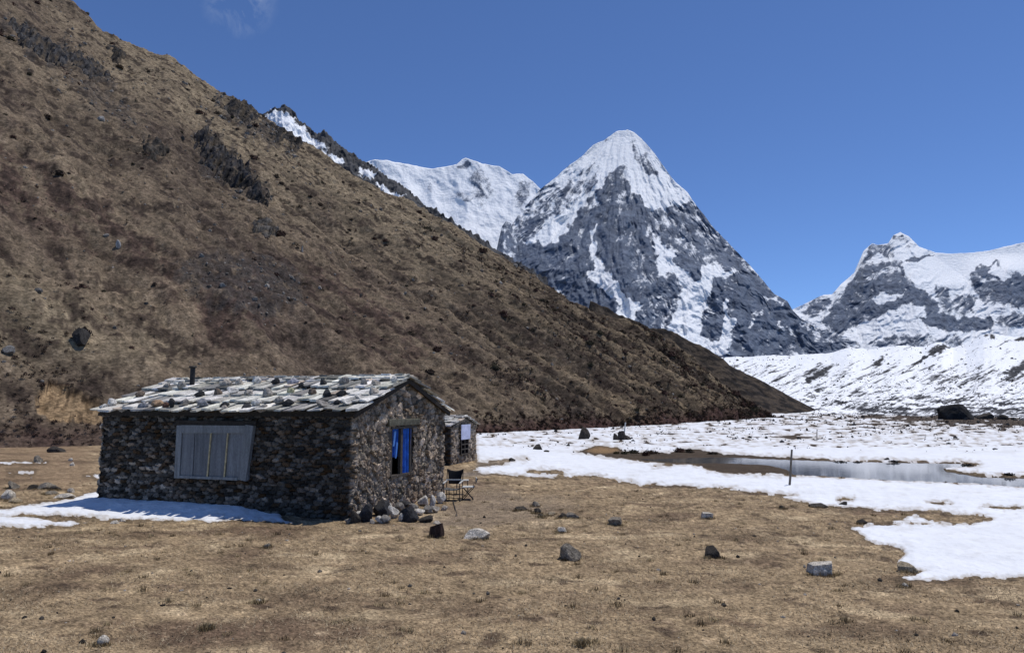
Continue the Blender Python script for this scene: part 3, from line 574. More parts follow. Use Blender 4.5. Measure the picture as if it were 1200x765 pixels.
# ================================================================ ROCKS
def rock_mesh(seed, sub=3, flat=1.0, cuts=9, squash=(1, 1, 1)):
    r = random.Random(seed); bm = bmesh.new(); bmesh.ops.create_icosphere(bm, subdivisions=sub, radius=1)
    planes = []
    for _ in range(cuts):
        n = Vector((r.gauss(0, 1), r.gauss(0, 1), r.gauss(0, 1))).normalized(); planes.append((n, r.uniform(.45, .82)))
    for v in bm.verts:
        for n, d in planes:
            q = v.co.dot(n)
            if q > d: v.co -= n * (q - d) * .97
        p = v.co.copy(); k = 1 + .05 * float(perlin(np.array([p.x * 3 + seed]), np.array([p.y * 3 + p.z * 4]))[0]) + .03 * float(perlin(np.array([p.x * 8 + seed]), np.array([p.y * 8 - p.z * 7]))[0])
        v.co = Vector((p.x * k * squash[0], p.y * k * squash[1], p.z * k * squash[2] * flat))
    return bm
def rock_data(name, seed, **kw):
    bm = rock_mesh(seed, **kw); zmin = min(v.co.z for v in bm.verts); zmax = max(v.co.z for v in bm.verts); xs = max(abs(v.co.x) for v in bm.verts); mid = (zmin + zmax) / 2
    if sum(v.co.x ** 2 + v.co.y ** 2 for v in bm.verts if v.co.z > mid) > sum(v.co.x ** 2 + v.co.y ** 2 for v in bm.verts if v.co.z <= mid):
        for v in bm.verts: v.co = Vector((v.co.x, -v.co.y, zmin + zmax - v.co.z))
    for v in bm.verts: v.co = Vector((v.co.x / xs, v.co.y / xs, (v.co.z - zmin) / (zmax - zmin)))      # half width 1, height 1, base at 0
    me = bpy.data.meshes.new(name); bm.to_mesh(me); bm.free(); me.materials.append(M_rock); return me
def block_data(name, seed):
    r = random.Random(seed); bm = bmesh.new(); bmesh.ops.create_icosphere(bm, subdivisions=4, radius=1); pl = []
    for ax in ((1,0,0),(-1,0,0),(0,1,0),(0,-1,0),(0,0,1),(0,0,-1)): pl.append(((Vector(ax) + Vector((r.gauss(0, .10), r.gauss(0, .10), r.gauss(0, .08)))).normalized(), r.uniform(.50, .60)))
    for _ in range(5): pl.append((Vector((r.gauss(0, 1), r.gauss(0, 1), r.gauss(0, 1))).normalized(), r.uniform(.72, .84)))
    for v in bm.verts:
        for n, d in pl:
            q = v.co.dot(n)
            if q > d: v.co -= n * (q - d) * .97
        p = v.co.copy(); k = 1 + .08 * float(perlin(np.array([p.x * 2.2 + seed]), np.array([p.y * 2.2 + p.z * 3]))[0]) + .025 * float(perlin(np.array([p.x * 11 + seed]), np.array([p.y * 11 - p.z * 9]))[0]); v.co = p * k
    zmin = min(v.co.z for v in bm.verts); zmax = max(v.co.z for v in bm.verts); xs = max(abs(v.co.x) for v in bm.verts)
    for v in bm.verts: v.co = Vector((v.co.x / xs, v.co.y / xs, (v.co.z - zmin) / (zmax - zmin)))
    me = bpy.data.meshes.new(name); bm.to_mesh(me); bm.free(); me.materials.append(M_rock); return me
ROCKS = [rock_data('rock', 100 + i, sub=3, cuts=11) for i in range(10)]
BLOCKS = [block_data('block', 500 + i) for i in range(4)]
SLABS = [rock_data('slab', 200 + i, sub=3, cuts=12) for i in range(4)]
def rock(name, me, loc, w, h, depth=None, rz=None, tilt=(0, 0), col=(.2, .19, .18), sink=.08):
    o = bpy.data.objects.new(name, me); link(o); h = h / max(.4, 1 - sink); o.location = (loc[0], loc[1], loc[2] - sink * h)
    o.scale = (w / 2, (depth or w * .8) / 2, h); o.rotation_euler = (tilt[0], tilt[1], random.uniform(0, 6.3) if rz is None else rz); o.color = (*col, 1); return o
GREY, DARK, PALE, TAN, RUST = (.20, .172, .135), (.050, .042, .034), (.52, .465, .385), (.34, .27, .18), (.045, .026, .020)
def ground_rock(u, vb, wpx, hpx, me, col, label, name='rock', cat='rock', rz=0.0, group=None, dk=.8, tilt=(0, 0)):
    g = on_ground(u, vb); s = g[1] / FOC; w = wpx * s; x, y = g[0], g[1] + w * dk * .35
    o = rock(name, me, (x, y, gz(x, y)), w, hpx * s, w * dk, rz, tilt, col, sink=.36); return tag(o, label, cat, group)
GR_ROCKS = [
    (510,629.5,19,16,BLOCKS[1],RUST,'dark reddish black blocky rock on bare earth in front of the rubble heap'),
    (558,632,34,10.5,SLABS[0],PALE,'long flat rock with pale top lying right of the reddish black block'),
    (669,656,28,16.5,ROCKS[2],GREY,'rounded boulder with pale cracked top in the middle of the turf'),
    (836,654.5,22,13,ROCKS[3],DARK,'dark angular rock alone on the turf right of the pale topped boulder'),
    (966,674,32,12.5,BLOCKS[0],PALE,'large rectangular block with white top on the turf left of the near snow tongue'),
    (1067,670,26,11,SLABS[1],TAN,'flat tan rock at the edge of the near snow tongue'),
    (829,607,15,6,BLOCKS[2],PALE,'small pale oblong block on the open turf below the snow field'),
    (722,615,15,7,BLOCKS[3],GREY,'small grey rock with pale top between the stone scatter and the open turf'),
    (628,593,12,6,ROCKS[0],GREY,'upper grey block of the small stone scatter beyond the hut'),
    (629,602,11,6,ROCKS[7],DARK,'dark block just below the upper grey block in the stone scatter'),
    (612,598,17,4,SLABS[2],DARK,'thin dark slab at the left end of the stone scatter'),
    (634,606.5,8,3.5,SLABS[3],DARK,'smallest dark chip of the stone scatter beyond the hut'),
    (671,608.5,16,6,SLABS[1],GREY,'flat grey stone at the right end of the stone scatter'),
    (659,607.5,12,5.5,ROCKS[8],DARK,'dark pointed stone touching the flat grey stone of the scatter'),
    (646,603.5,12,3,SLABS[0],TAN,'thin tan slab in the middle of the stone scatter'),
    (659,624,12,6,ROCKS[9],PALE,'small pale stone alone in front of the stone scatter'),
    (312,641,9,5,ROCKS[4],GREY,'small grey stone alone on the turf in front of the boarded window'),
    (117,756,16,10.5,ROCKS[5],PALE,'pale rounded stone on the turf at the bottom left of the view'),
    (133,613.5,11,4,SLABS[2],PALE,'pale flat stone at the lower edge of the snow beside the hut'),
    (142,610.5,8,3.5,ROCKS[0],PALE,'small pale stone just behind the flat one at the snow edge'),
    (12,572.5,13,9,ROCKS[6],GREY,'small upright grey rock left of the slab heap behind the snow'),
    (52,573,22,7.5,SLABS[3],GREY,'broad grey slab on top of the slab heap left of the hut'),
    (36,573,14,5.5,SLABS[0],DARK,'dark slab leaning at the left end of the slab heap'),
    (62,574,14,4,SLABS[1],DARK,'dark thin slab at the right foot of the slab heap'),
    (58,579.5,16,3.5,SLABS[2],GREY,'thin grey slab lying in front of the slab heap'),
    (82,577,9,5.5,ROCKS[9],PALE,'small pale stone left of the hut corner'),
    (72,584,26,5,SLABS[0],PALE,'long pale flat stone at the snow edge by the hut corner'),
    (3,585,20,10,ROCKS[7],PALE,'pale rounded rock at the left edge beside the snow'),
    (14,588,18,6,SLABS[3],TAN,'flat brown stone beside the pale rounded rock at the left edge'),
    (42,541.5,11,8,ROCKS[2],GREY,'grey rock standing near the hill foot left of the hut'),
    (62,530,22,6.5,SLABS[1],DARK,'long dark stone at the foot of the eroded bank'),
    (83,546,7,4,ROCKS[3],PALE,'small pale stone on bare ground below the eroded bank'),
    (82,540,6,3.5,ROCKS[8],PALE,'smaller pale stone behind another below the eroded bank'),
    (964,595,24,4.5,SLABS[2],DARK,'long dark flat stone at the margin of the snow below the leaning post'),
    (990,592,11,4,ROCKS[1],DARK,'small dark stone right of the long flat one at the snow margin'),
    (1014,612.5,15,4.5,SLABS[3],DARK,'dark low stone on the turf tongue above the near snow'),
    (917,596.5,9,3.5,ROCKS[0],DARK,'small dark stone on the turf below the leaning post'),
    (1061,687,9,4.5,ROCKS[5],PALE,'small pale stone on turf in front of the flat tan rock'),
    (301,705,10,4,ROCKS[7],PALE,'pale pebble on the turf in the near left middle'),
    (243,736,8,4,ROCKS[3],DARK,'dark pebble on the turf below the boarded window'),
    (683,756,11,5,ROCKS[6],GREY,'pale grey pebble half sunk in the turf near the bottom edge'),
    (685,514.5,16,14,ROCKS[8],DARK,'dark pointed boulder standing in the far snow near the hill foot'),
    (630,527,15,7,ROCKS[3],DARK,'dark low boulder lying in the snow right of the small hut'),
    (666,523,5,3,ROCKS[1],DARK,'tiny dark rock in the snow between the low and pointed boulders'),
    (600,540.5,9,4,ROCKS[2],DARK,'dark stone at the snow edge right of the small hut'),
    (640,530.5,9,3,SLABS[0],DARK,'flat dark stone in the snow just in front of the low boulder'),
    (722,515.5,9,8,ROCKS[0],DARK,'left stone of the dark cairn in the far snow'),
    (729,515.5,11,11,ROCKS[9],DARK,'middle and tallest stone of the dark cairn in the far snow'),
    (736,515.5,9,6,ROCKS[6],DARK,'right stone of the dark cairn in the far snow'),
    (1129,492,40,18,ROCKS[9],(.022, .021, .021),'huge dark boulder below the moraine slope at the far right'),
    (1160,491,20,7,ROCKS[4],DARK,'low dark boulder just right of the huge dark boulder'),
    (1178,492,14,6,ROCKS[5],DARK,'smaller dark boulder farthest right below the moraine slope'),
    (1092,483,14,5,ROCKS[2],DARK,'low dark boulder left of the huge boulder below the moraine'),
    (1040,538.6,8,3,ROCKS[1],DARK,'small dark rock on the far shore of the pool'),
    (946,504,3,3,ROCKS[3],DARK,'tiny dark rock beside the thin far stake'),
]
for u, vb, wp_, hp_, me, col, lb in GR_ROCKS: ground_rock(u, vb, wp_, hp_, me, col, lb, rz=random.uniform(-.35, .35), tilt=(random.uniform(-.06, .06), random.uniform(-.08, .08)))

TUFT_SPOTS = [(q[0], q[1], q[2]) for q in GR_ROCKS if q[1] > 560]
grass()
# shore tussocks
def clump_mesh(name, seed, n=70, spread=1.0, leaf=.24):
    r = random.Random(seed); V = []; F = []
    for i in range(n):
        a = r.uniform(0, 6.28); e = r.random() ** .6; rad = r.uniform(.35, 1) * spread
        d = Vector((math.cos(a) * math.sqrt(1 - e * e), math.sin(a) * math.sqrt(1 - e * e), e * .85)) * rad
        ax = Vector((r.gauss(0, 1), r.gauss(0, 1), r.gauss(.4, 1))).normalized(); bx = ax.cross(Vector((r.gauss(0, 1), r.gauss(0, 1), r.gauss(0, 1)))).normalized()
        L = leaf * r.uniform(.6, 1.3); b = len(V); V += [d - bx * L * .5, d + bx * L * .5, d + ax * L * 1.2]; F.append((b, b + 1, b + 2))
    # a dark ragged core so that the clump is not see-through
    bm = bmesh.new(); bmesh.ops.create_icosphere(bm, subdivisions=2, radius=.72)
    for v in bm.verts: v.co *= r.uniform(.7, 1.15); v.co.z = max(-.1, v.co.z * .8)
    b = len(V); bm.verts.ensure_lookup_table(); bm.verts.index_update(); V += [v.co.copy() for v in bm.verts]; F += [tuple(b + v.index for v in f.verts) for f in bm.faces]; bm.free()
    me = bpy.data.meshes.new(name); me.from_pydata([tuple(v) for v in V], [], F); me.update(); me.materials.append(M_shrub); return me
CLUMPS = [clump_mesh('shrub', 300 + i, n=200 if i < 4 else 120) for i in range(7)]
def shrub(loc, w, h, col, me, name='shrub', sink=.12, parent=None):
    o = bpy.data.objects.new(name, me); link(o); o.location = (loc[0], loc[1], loc[2] - sink * h); o.scale = (w / 2, w / 2, h); o.rotation_euler = (0, 0, random.uniform(0, 6.3)); o.color = (*col, 1); return o
for u, vb, w, h, col, lb in [(723,532,9,4,(.07,.06,.03),'low olive tussock at the left end of the pool shore'),(733,532.5,11,5,(.06,.055,.03),'second olive tussock along the pool shore'),(743,531.5,14,6,(.045,.04,.025),'broad dark olive tussock along the pool shore'),
        (758,534,10,8,(.06,.03,.022),'upright reddish tussock on the pool shore'),(766,532,16,6,(.05,.032,.022),'long rusty dark tussock right of the upright one on the pool shore'),(797,530,15,7,(.07,.04,.03),'largest reddish brown tussock on the pool shore'),(809,530.5,12,6,(.05,.04,.028),'dark brown tussock touching the largest reddish one'),
        (836,532,14,4,(.05,.04,.03),'flat brown tussock at the right of the shore tussocks'),(986,540,20,4.5,(.022,.02,.018),'dark tussock strip on the far shore of the pool'),(1050,540.5,14,3.5,(.022,.02,.018),'small dark tussock in the middle of the far shore'),(1008,540.3,12,3,(.025,.02,.018),'thin dark tussock right of the dark strip on the far shore'),
        (1118,544,28,4.5,(.022,.02,.018),'wide dark tussock strip at the right end of the far shore'),(1138,544,16,4,(.025,.022,.018),'short dark tussock ending the far shore strip'),(1155,559.5,22,9,(.028,.024,.02),'rounded dark tussock standing in the pool at the right'),(1188,557,16,6,(.028,.024,.02),'smaller dark tussock in the pool near the right edge')]:
    g = on_ground(u, vb); s = g[1] / FOC; tag(shrub((g[0], g[1] + .2, min(gz(g[0], g[1]), WATER_Z) if u > 1140 else gz(g[0], g[1])), w * s, h * s, col, random.choice(CLUMPS[:4]), 'tussock'), lb, 'tussock')

# ---------------------------------------------------------------- shrubs and stones of the hillside
NRM = nrm / np.linalg.norm(nrm)
dens = np.ones(h_u.shape) * .3 + .7 * sst(.0, .4, fbm(along / 11, cross / 16, 3, seed=200)) + .5 * sst(430, 700, h_u)
dens0 = (.5 + dens) * (scar < .3) * (T > .02) * (T < .985)
dens = .12 + dens ** 1.8 * (1 + 2.5 * sst(.05, .4, fbm(along / 5, cross / 22, 3, seed=201))) 
dens = dens * (scar < .3) * (T > .02) * (T < .985)
def pick(n, w):
    p = (w / w.sum()).ravel(); i = RNG.choice(p.size, n, p=p, replace=True); return np.unravel_index(i, w.shape)
pxa = 1.0 / HPd[..., 1]                                                          # prefer what is near
vis = (h_v > -20) & (h_v < FOOT(h_u) - 4) & (h_u > -60) & ~((h_u > 112) & (h_u < 520) & (h_v > 455))
SH_COLS = [(.060, .036, .029), (.075, .045, .036), (.050, .044, .029), (.085, .062, .042), (.045, .033, .027)]
ii = pick(290, (dens0 * .25 + dens) * vis * pxa ** .3 * (h_u > -20))
for k, (a, b) in enumerate(zip(*ii)):
    p = HPd[a, b]; w = (5 + min(random.expovariate(.3), 10)) * p[1] / FOC
    tag(shrub(p, w, w * random.uniform(.35, .6), random.choice(SH_COLS), CLUMPS[k % 7]), 'low dark dry shrub growing on the brown hillside', 'shrub', 'low dark shrubs scattered over the hillside')
def merged_clumps(name, P_, W_, Hh, cols, label, cat, n=22, mat=None, leaf=.22, seed=5):
    r = np.random.default_rng(seed); m = len(P_); a = r.uniform(0, 6.28, (m, n)); e = r.uniform(0, 1, (m, n)) ** .7; rad = r.uniform(.3, 1, (m, n))
    s = np.sqrt(1 - e * e); cx_ = np.stack([np.cos(a) * s, np.sin(a) * s, e], -1) * rad[..., None] * np.stack([W_, W_, Hh * 2], -1)[:, None] * .5 + P_[:, None]
    t = r.normal(0, 1, (m, n, 3, 3)); t /= np.linalg.norm(t, axis=-1, keepdims=True); V = (cx_[:, :, None] + t * (W_[:, None, None, None] * leaf)).reshape(-1, 3)
    col = np.repeat(cols, n * 3, 0) * r.uniform(.7, 1.3, (m * n, 1)).repeat(3, 0)
    me = np_mesh(name, V, np.arange(len(V)).reshape(-1, 3), mat or M_scrub, False, {'Col': col})
    return tag(link(bpy.data.objects.new(name, me)), label, cat, kind='stuff')
ii = pick(9500, dens * (h_u > -200) * (.4 + sst(420, 700, h_u)))
Pq = HPd[ii]; Wq = (1.5 + RNG.exponential(1.7, len(Pq))).clip(1.5, 8) * Pq[:, 1] / FOC; cq = np.array(SH_COLS)[RNG.integers(0, 5, len(Pq))] * RNG.uniform(.8, 1.5, (len(Pq), 1)) * (1 + .9 * sst(350, 60, Pq[:, 0] * 0 + h_u[ii]))[:, None]
merged_clumps('scrub', Pq, Wq, Wq * .5, cq, 'small dark scrub dotted all over the brown hillside', 'scrub', n=16)
# heath along the hill foot
fu = np.concatenate([RNG.uniform(-120, 112, 620), RNG.uniform(556, 925, 900)]); off = np.where(fu < 120, RNG.exponential(15, len(fu)) + 1 + 9 * fbm(fu / 12, fu * 0, 3), RNG.uniform(0, 1, len(fu)) ** 1.5 * 9)
col_i = np.clip(np.searchsorted(hu, fu), 0, len(hu) - 1); row_i = np.clip((off / np.maximum(FOOT(hu[col_i]) - CREST(hu[col_i]), 30) * 1.0 * len(ht)).astype(int) + 1, 1, len(ht) - 2)
keep_ = ~((scar[row_i, col_i] > .3)); col_i, row_i = col_i[keep_], row_i[keep_]
Pf = HPd[row_i, col_i] + RNG.normal(0, .25, (len(row_i), 3)) * np.array((1, 1, .2)); Wf = RNG.uniform(4, 11, len(Pf)) * Pf[:, 1] / FOC * np.where(hu[col_i] < 120, .75, .6)
cf = np.array([(.075, .046, .038), (.06, .042, .033), (.11, .078, .058), (.04, .03, .025)])[RNG.integers(0, 4, len(Pf))]
merged_clumps('heath', Pf, Wf, Wf * .55, cf * np.where(hu[col_i] < 300, 1, .42)[:, None], 'reddish dark heath growing along the foot of the hillside', 'heath', n=52, seed=9, leaf=.15)
# loose stones on the hillside and specks of stones on the far snow
def merged_rocks(name, P_, W_, cols, label, cat, mat, kind='stuff', seed=3):
    bms = []
    for i in range(6):
        bm = rock_mesh(400 + i, sub=1, cuts=7); bm.verts.ensure_lookup_table(); bm.verts.index_update()
        bms.append((np.array([v.co[:] for v in bm.verts]), np.array([[v.index for v in f.verts] for f in bm.faces]))); bm.free()
    r = np.random.default_rng(seed); Vs = []; Fs = []; Cs = []; b = 0
    for p, w, c in zip(P_, W_, cols):
        v, f = bms[r.integers(0, 6)]; a = r.uniform(0, 6.28); ca, sa = math.cos(a), math.sin(a); q = v * w * .5 * r.uniform(.6, 1.1, 3)
        q = np.stack([q[:, 0] * ca - q[:, 1] * sa, q[:, 0] * sa + q[:, 1] * ca, q[:, 2]], -1) + p
        Vs.append(q); Fs.append(f + b); Cs.append(np.tile(c, (len(v), 1))); b += len(v)
    me = np_mesh(name, np.concatenate(Vs), np.concatenate(Fs), mat, False, {'Col': np.concatenate(Cs)})
    return tag(link(bpy.data.objects.new(name, me)), label, cat, kind=kind)
ii = pick(3600, (np.clip(scree, 0, 1) * 6 + .5) * (h_u > -150) * (T > .02) * (h_u < 800))
Pq = HPd[ii]; Wq = (.8 + RNG.exponential(1.7, len(Pq))).clip(.8, 9) * Pq[:, 1] / FOC; g_ = RNG.uniform(.06, .26, (len(Pq), 1)); cq = g_ * np.array((1.05, .93, .80))
merged_rocks('scree', Pq, Wq, cq, 'grey loose stones scattered over the hillside', 'scree', M_outcrop)
n = 6500; su = RNG.uniform(560, 1420, n); sv = HOR + 6.5 + RNG.uniform(0, 1, n) ** 1.6 * 48
g = on_ground(su, sv); okk = (sdf(su, sv, LAKE_BARE) < 0) & (fbm(su / 60, sv / 7, 3, seed=210) + .5 * sst(900, 1150, su) * sst(510, 490, sv) - .25 * sst(505, 525, sv) + RNG.normal(0, .15, n) > .06); g = g[okk]; su = su[okk]; sv = sv[okk]
g[:, 2] = ground_z(g[:, 0], g[:, 1]) + .02
Wq = RNG.uniform(.8, 3.2, len(g)) * (1 + 1.2 * (RNG.uniform(0, 1, len(g)) > .93)) * g[:, 1] / FOC
merged_rocks('stones', g, Wq, np.full((len(g), 3), .03) * RNG.uniform(.6, 2, (len(g), 1)), 'dark small stones speckling the far snow', 'stones', M_outcrop, seed=6)
mq, mu, mv = MORQ; wgt = (np.clip(fbm((mu * .91 - mv * .42) / 40, (mu * .42 + mv * .91) / 5, 4, seed=184) + .12, 0, 1) ** 1.5 + .03) * (.25 + sst(415, 480, mv)); ii = pick(5200, wgt * (mv < 486))
Pq = mq[ii]; Wq = (.6 + RNG.exponential(.75, len(Pq))).clip(.6, 4.5) * Pq[:, 1] / FOC
merged_rocks('moraine_stones', Pq, Wq, np.full((len(Pq), 3), .03) * RNG.uniform(.6, 2.2, (len(Pq), 1)), 'dark stones strewn over the snowy moraine slope', 'stones', M_outcrop, seed=12)
# pebbles on the near turf
n = 1100; v = HOR + FOC * EYE / RNG.uniform(6, 24, n); u = RNG.uniform(-80, 1280, n); g = on_ground(u, v); okk = (snow_field(u, v, g[:, 0], g[:, 1]) < 0) & ~((u > 110) & (u < 525) & (v < 612)); g = g[okk]; g[:, 2] = ground_z(g[:, 0], g[:, 1])
merged_rocks('pebbles', g, (.012 + RNG.exponential(.02, len(g))).clip(.012, .10), RNG.choice([.035, .04, .05, .12, .3, .42], (len(g), 1)) * np.array((1.05, .92, .76)), 'tiny pebbles and clods strewn over the turf', 'pebbles', M_outcrop, seed=8)
# rock outcrops and boulders standing on the hillside
def hill_point(u, v):
    d = (h_u - u) ** 2 + (h_v - v) ** 2; i = np.unravel_index(np.argmin(d), d.shape); return HPd[i]
def outcrop(poly, hgt, cell, col, label, seed):
    us_ = [p[0] for p in poly]; vs_ = [p[1] for p in poly]; m = 10
    ins = (h_u > min(us_) - m) & (h_u < max(us_) + m) & (h_v > min(vs_) - m) & (h_v < max(vs_) + m)
    ra = np.where(ins.any(1))[0]; ca = np.where(ins.any(0))[0]; sl2 = (slice(ra[0], ra[-1] + 1), slice(ca[0], ca[-1] + 1))
    Pq, u, v = HPd[sl2], h_u[sl2], h_v[sl2]; s_ = sdf(u, v, poly) + 15 * fbm(u / 11, v / 8, 5, .6, seed=seed) - 1
    wx, wy = u + 1.5 * fbm(u / 6, v / 6, 2, seed=seed), v + 1.5 * fbm(u / 6 + 7, v / 6, 2, seed=seed)
    f1, f2, cid, dx, dy = worley(wx + .5 * wy, wy, cell * .8, cell * 1.1, seed); g1, g2, ci2, ex_, ey_ = worley(wx * 1.9, wy * 1.9, cell, cell * 1.2, seed + 9)
    h = hgt * .62 * sst(-1, 9, s_) * (.55 + .6 * ridged(wx / 17, wy / 12, 4, seed=seed) + .30 * ((cid % 256) / 255 - .5) + .22 * ((ci2 % 256) / 255 - .5) - .25 * dy * ((cid // 256) / 255)) - .3 + .4 * sst(-1, 3, s_) + .10 * hgt * fbm(u / 2.2, v / 2.2, 3, seed=seed)
    lum = (.45 + .9 * (ci2 % 256) / 255) * (.55 + .45 * np.clip((f2 - f1) * 2.5, 0, 1)); c = lum[..., None] * np.array(col) * np.array((.92, .84, .76)); c = mixk(c, (.12, .09, .06), sst(-.05, .3, fbm(u / 7, v / 5, 4, seed=seed + 3)) * .75)
    o = grid_obj('rock_outcrop', Pq + nrm * h[..., None], M_outcrop, False, keep=s_ > -.5, attrs={'Col': c}); tag(o, label, 'rock outcrop')
outcrop([(232,150),(246,148),(256,160),(270,172),(292,190),(314,218),(318,234),(300,229),(286,214),(268,204),(244,184),(230,166)], 2.6, 8, (.06, .06, .064), 'long dark rock outcrop slanting down the middle of the upper hillside', 31)
outcrop([(250,117),(292,121),(310,138),(290,144),(268,134)], 2.0, 7, (.075, .073, .073), 'upper grey rock outcrop just below the hill crest', 32)
outcrop([(312,146),(332,156),(352,173),(344,181),(322,168)], 2.0, 6, (.05, .05, .051), 'lower dark rock outcrop on the hill crest beside the snowy ridge', 33)
outcrop([(120,52),(140,57),(150,70),(140,75),(124,64)], 1.8, 6, (.05, .05, .05), 'small dark rock outcrop high near the top left crest', 34)
outcrop([(10,14),(30,22),(62,44),(92,58),(120,74),(134,94),(100,86),(64,74),(30,54)], 1.6, 5.5, (.068, .070, .076), 'dark grey boulder scree band in the upper left corner of the hillside', 35)
outcrop([(288,262),(312,254),(328,268),(314,286),(294,278)], 1.0, 5, (.11, .108, .105), 'pale grey rock cluster in the middle of the hillside', 36)
outcrop([(166,168),(186,165),(198,182),(182,192),(168,183)], 1.0, 5, (.055, .053, .05), 'small dark rock cluster left of the long outcrop', 37)
for u, v, w, h, col, lb in [(93,404,24,20,(.045,.043,.042),'dark boulder with shrub on the lower hillside above the eroded bank'),(139,288,10,14,(.5,.5,.5),'pale standing boulder on the left hillside'),(116,148,14,9,(.38,.37,.36),'light grey boulder on the upper left hillside'),(62,150,12,7,(.34,.33,.32),'flat light boulder high on the left hillside'),
        (8,416,20,12,(.2,.2,.2),'grey boulder on the lower hillside near the left edge'),(255,346,12,8,(.28,.28,.28),'pale boulder among scree above the hut roof'),(232,312,10,7,(.3,.3,.3),'light boulder at the top of the scree above the hut'),(45,342,16,9,(.12,.12,.12),'grey boulder in grass on the left hillside'),(308,344,11,7,(.26,.26,.26),'pale boulder at the right side of the scree'),(260,136,9,7,(.33,.32,.3),'pale block in the crest outcrop'),(355,294,5,12,(.42,.4,.37),'thin pale rock streak stone on the mid hillside'),(125,276,12,7,(.24,.23,.22),'grey slab boulder above the pale standing boulder')]:
    p = hill_point(u, v); s = p[1] / FOC * (.72 if w < 20 else 1); tag(rock('boulder', ROCKS[(u * 7 + int(v)) % 10], p, w * s, h * s * .8, col=tuple(np.array(col) * (.85, .80, .74)), sink=.3), lb, 'boulder')
p = hill_point(97, 394); tag(shrub(p, 20 * p[1] / FOC, 14 * p[1] / FOC, (.03, .022, .02), CLUMPS[1]), 'dark shrub growing over the dark boulder above the eroded bank', 'shrub')

# ================================================================ THE STONE HUT
TH, HL, HW, HE, HR = .343, 6.90, 4.41, 2.22, 2.97
d1 = np.array((-math.cos(TH), math.sin(TH))); d2 = np.array((math.sin(TH), math.cos(TH)))
HC = np.array((-3.321, 14.68)) + d1 * HL / 2 + d2 * HW / 2
def hut_local(p):                                   # world -> hut frame (x to the right gable, y to the back)
    q = np.asarray(p)[:2] - HC; return np.array((-(q @ d1), q @ d2, p[2]))
def hit(u, v, n, d, C0, e1, e2):                    # ray through a photo point meets the plane n.x = d of a hut's frame
    a, dy, dz = ray(u, v); o = np.array((0, 0, EYE)); r = np.array((float(a), float(dy), float(dz)))
    def loc(p, vec=False):
        q = p[:2] - (0 if vec else C0); return np.array((-(q @ e1), q @ e2, p[2]))
    lo, lr = loc(o), loc(r, True); k = (d - lo @ n) / (lr @ n); return lo + lr * k
def hfront(u, v): return hit(u, v, np.array((0, -1, 0.)), HW / 2, HC, d1, d2)
def hgable(u, v): return hit(u, v, np.array((1, 0, 0.)), HL / 2, HC, d1, d2)

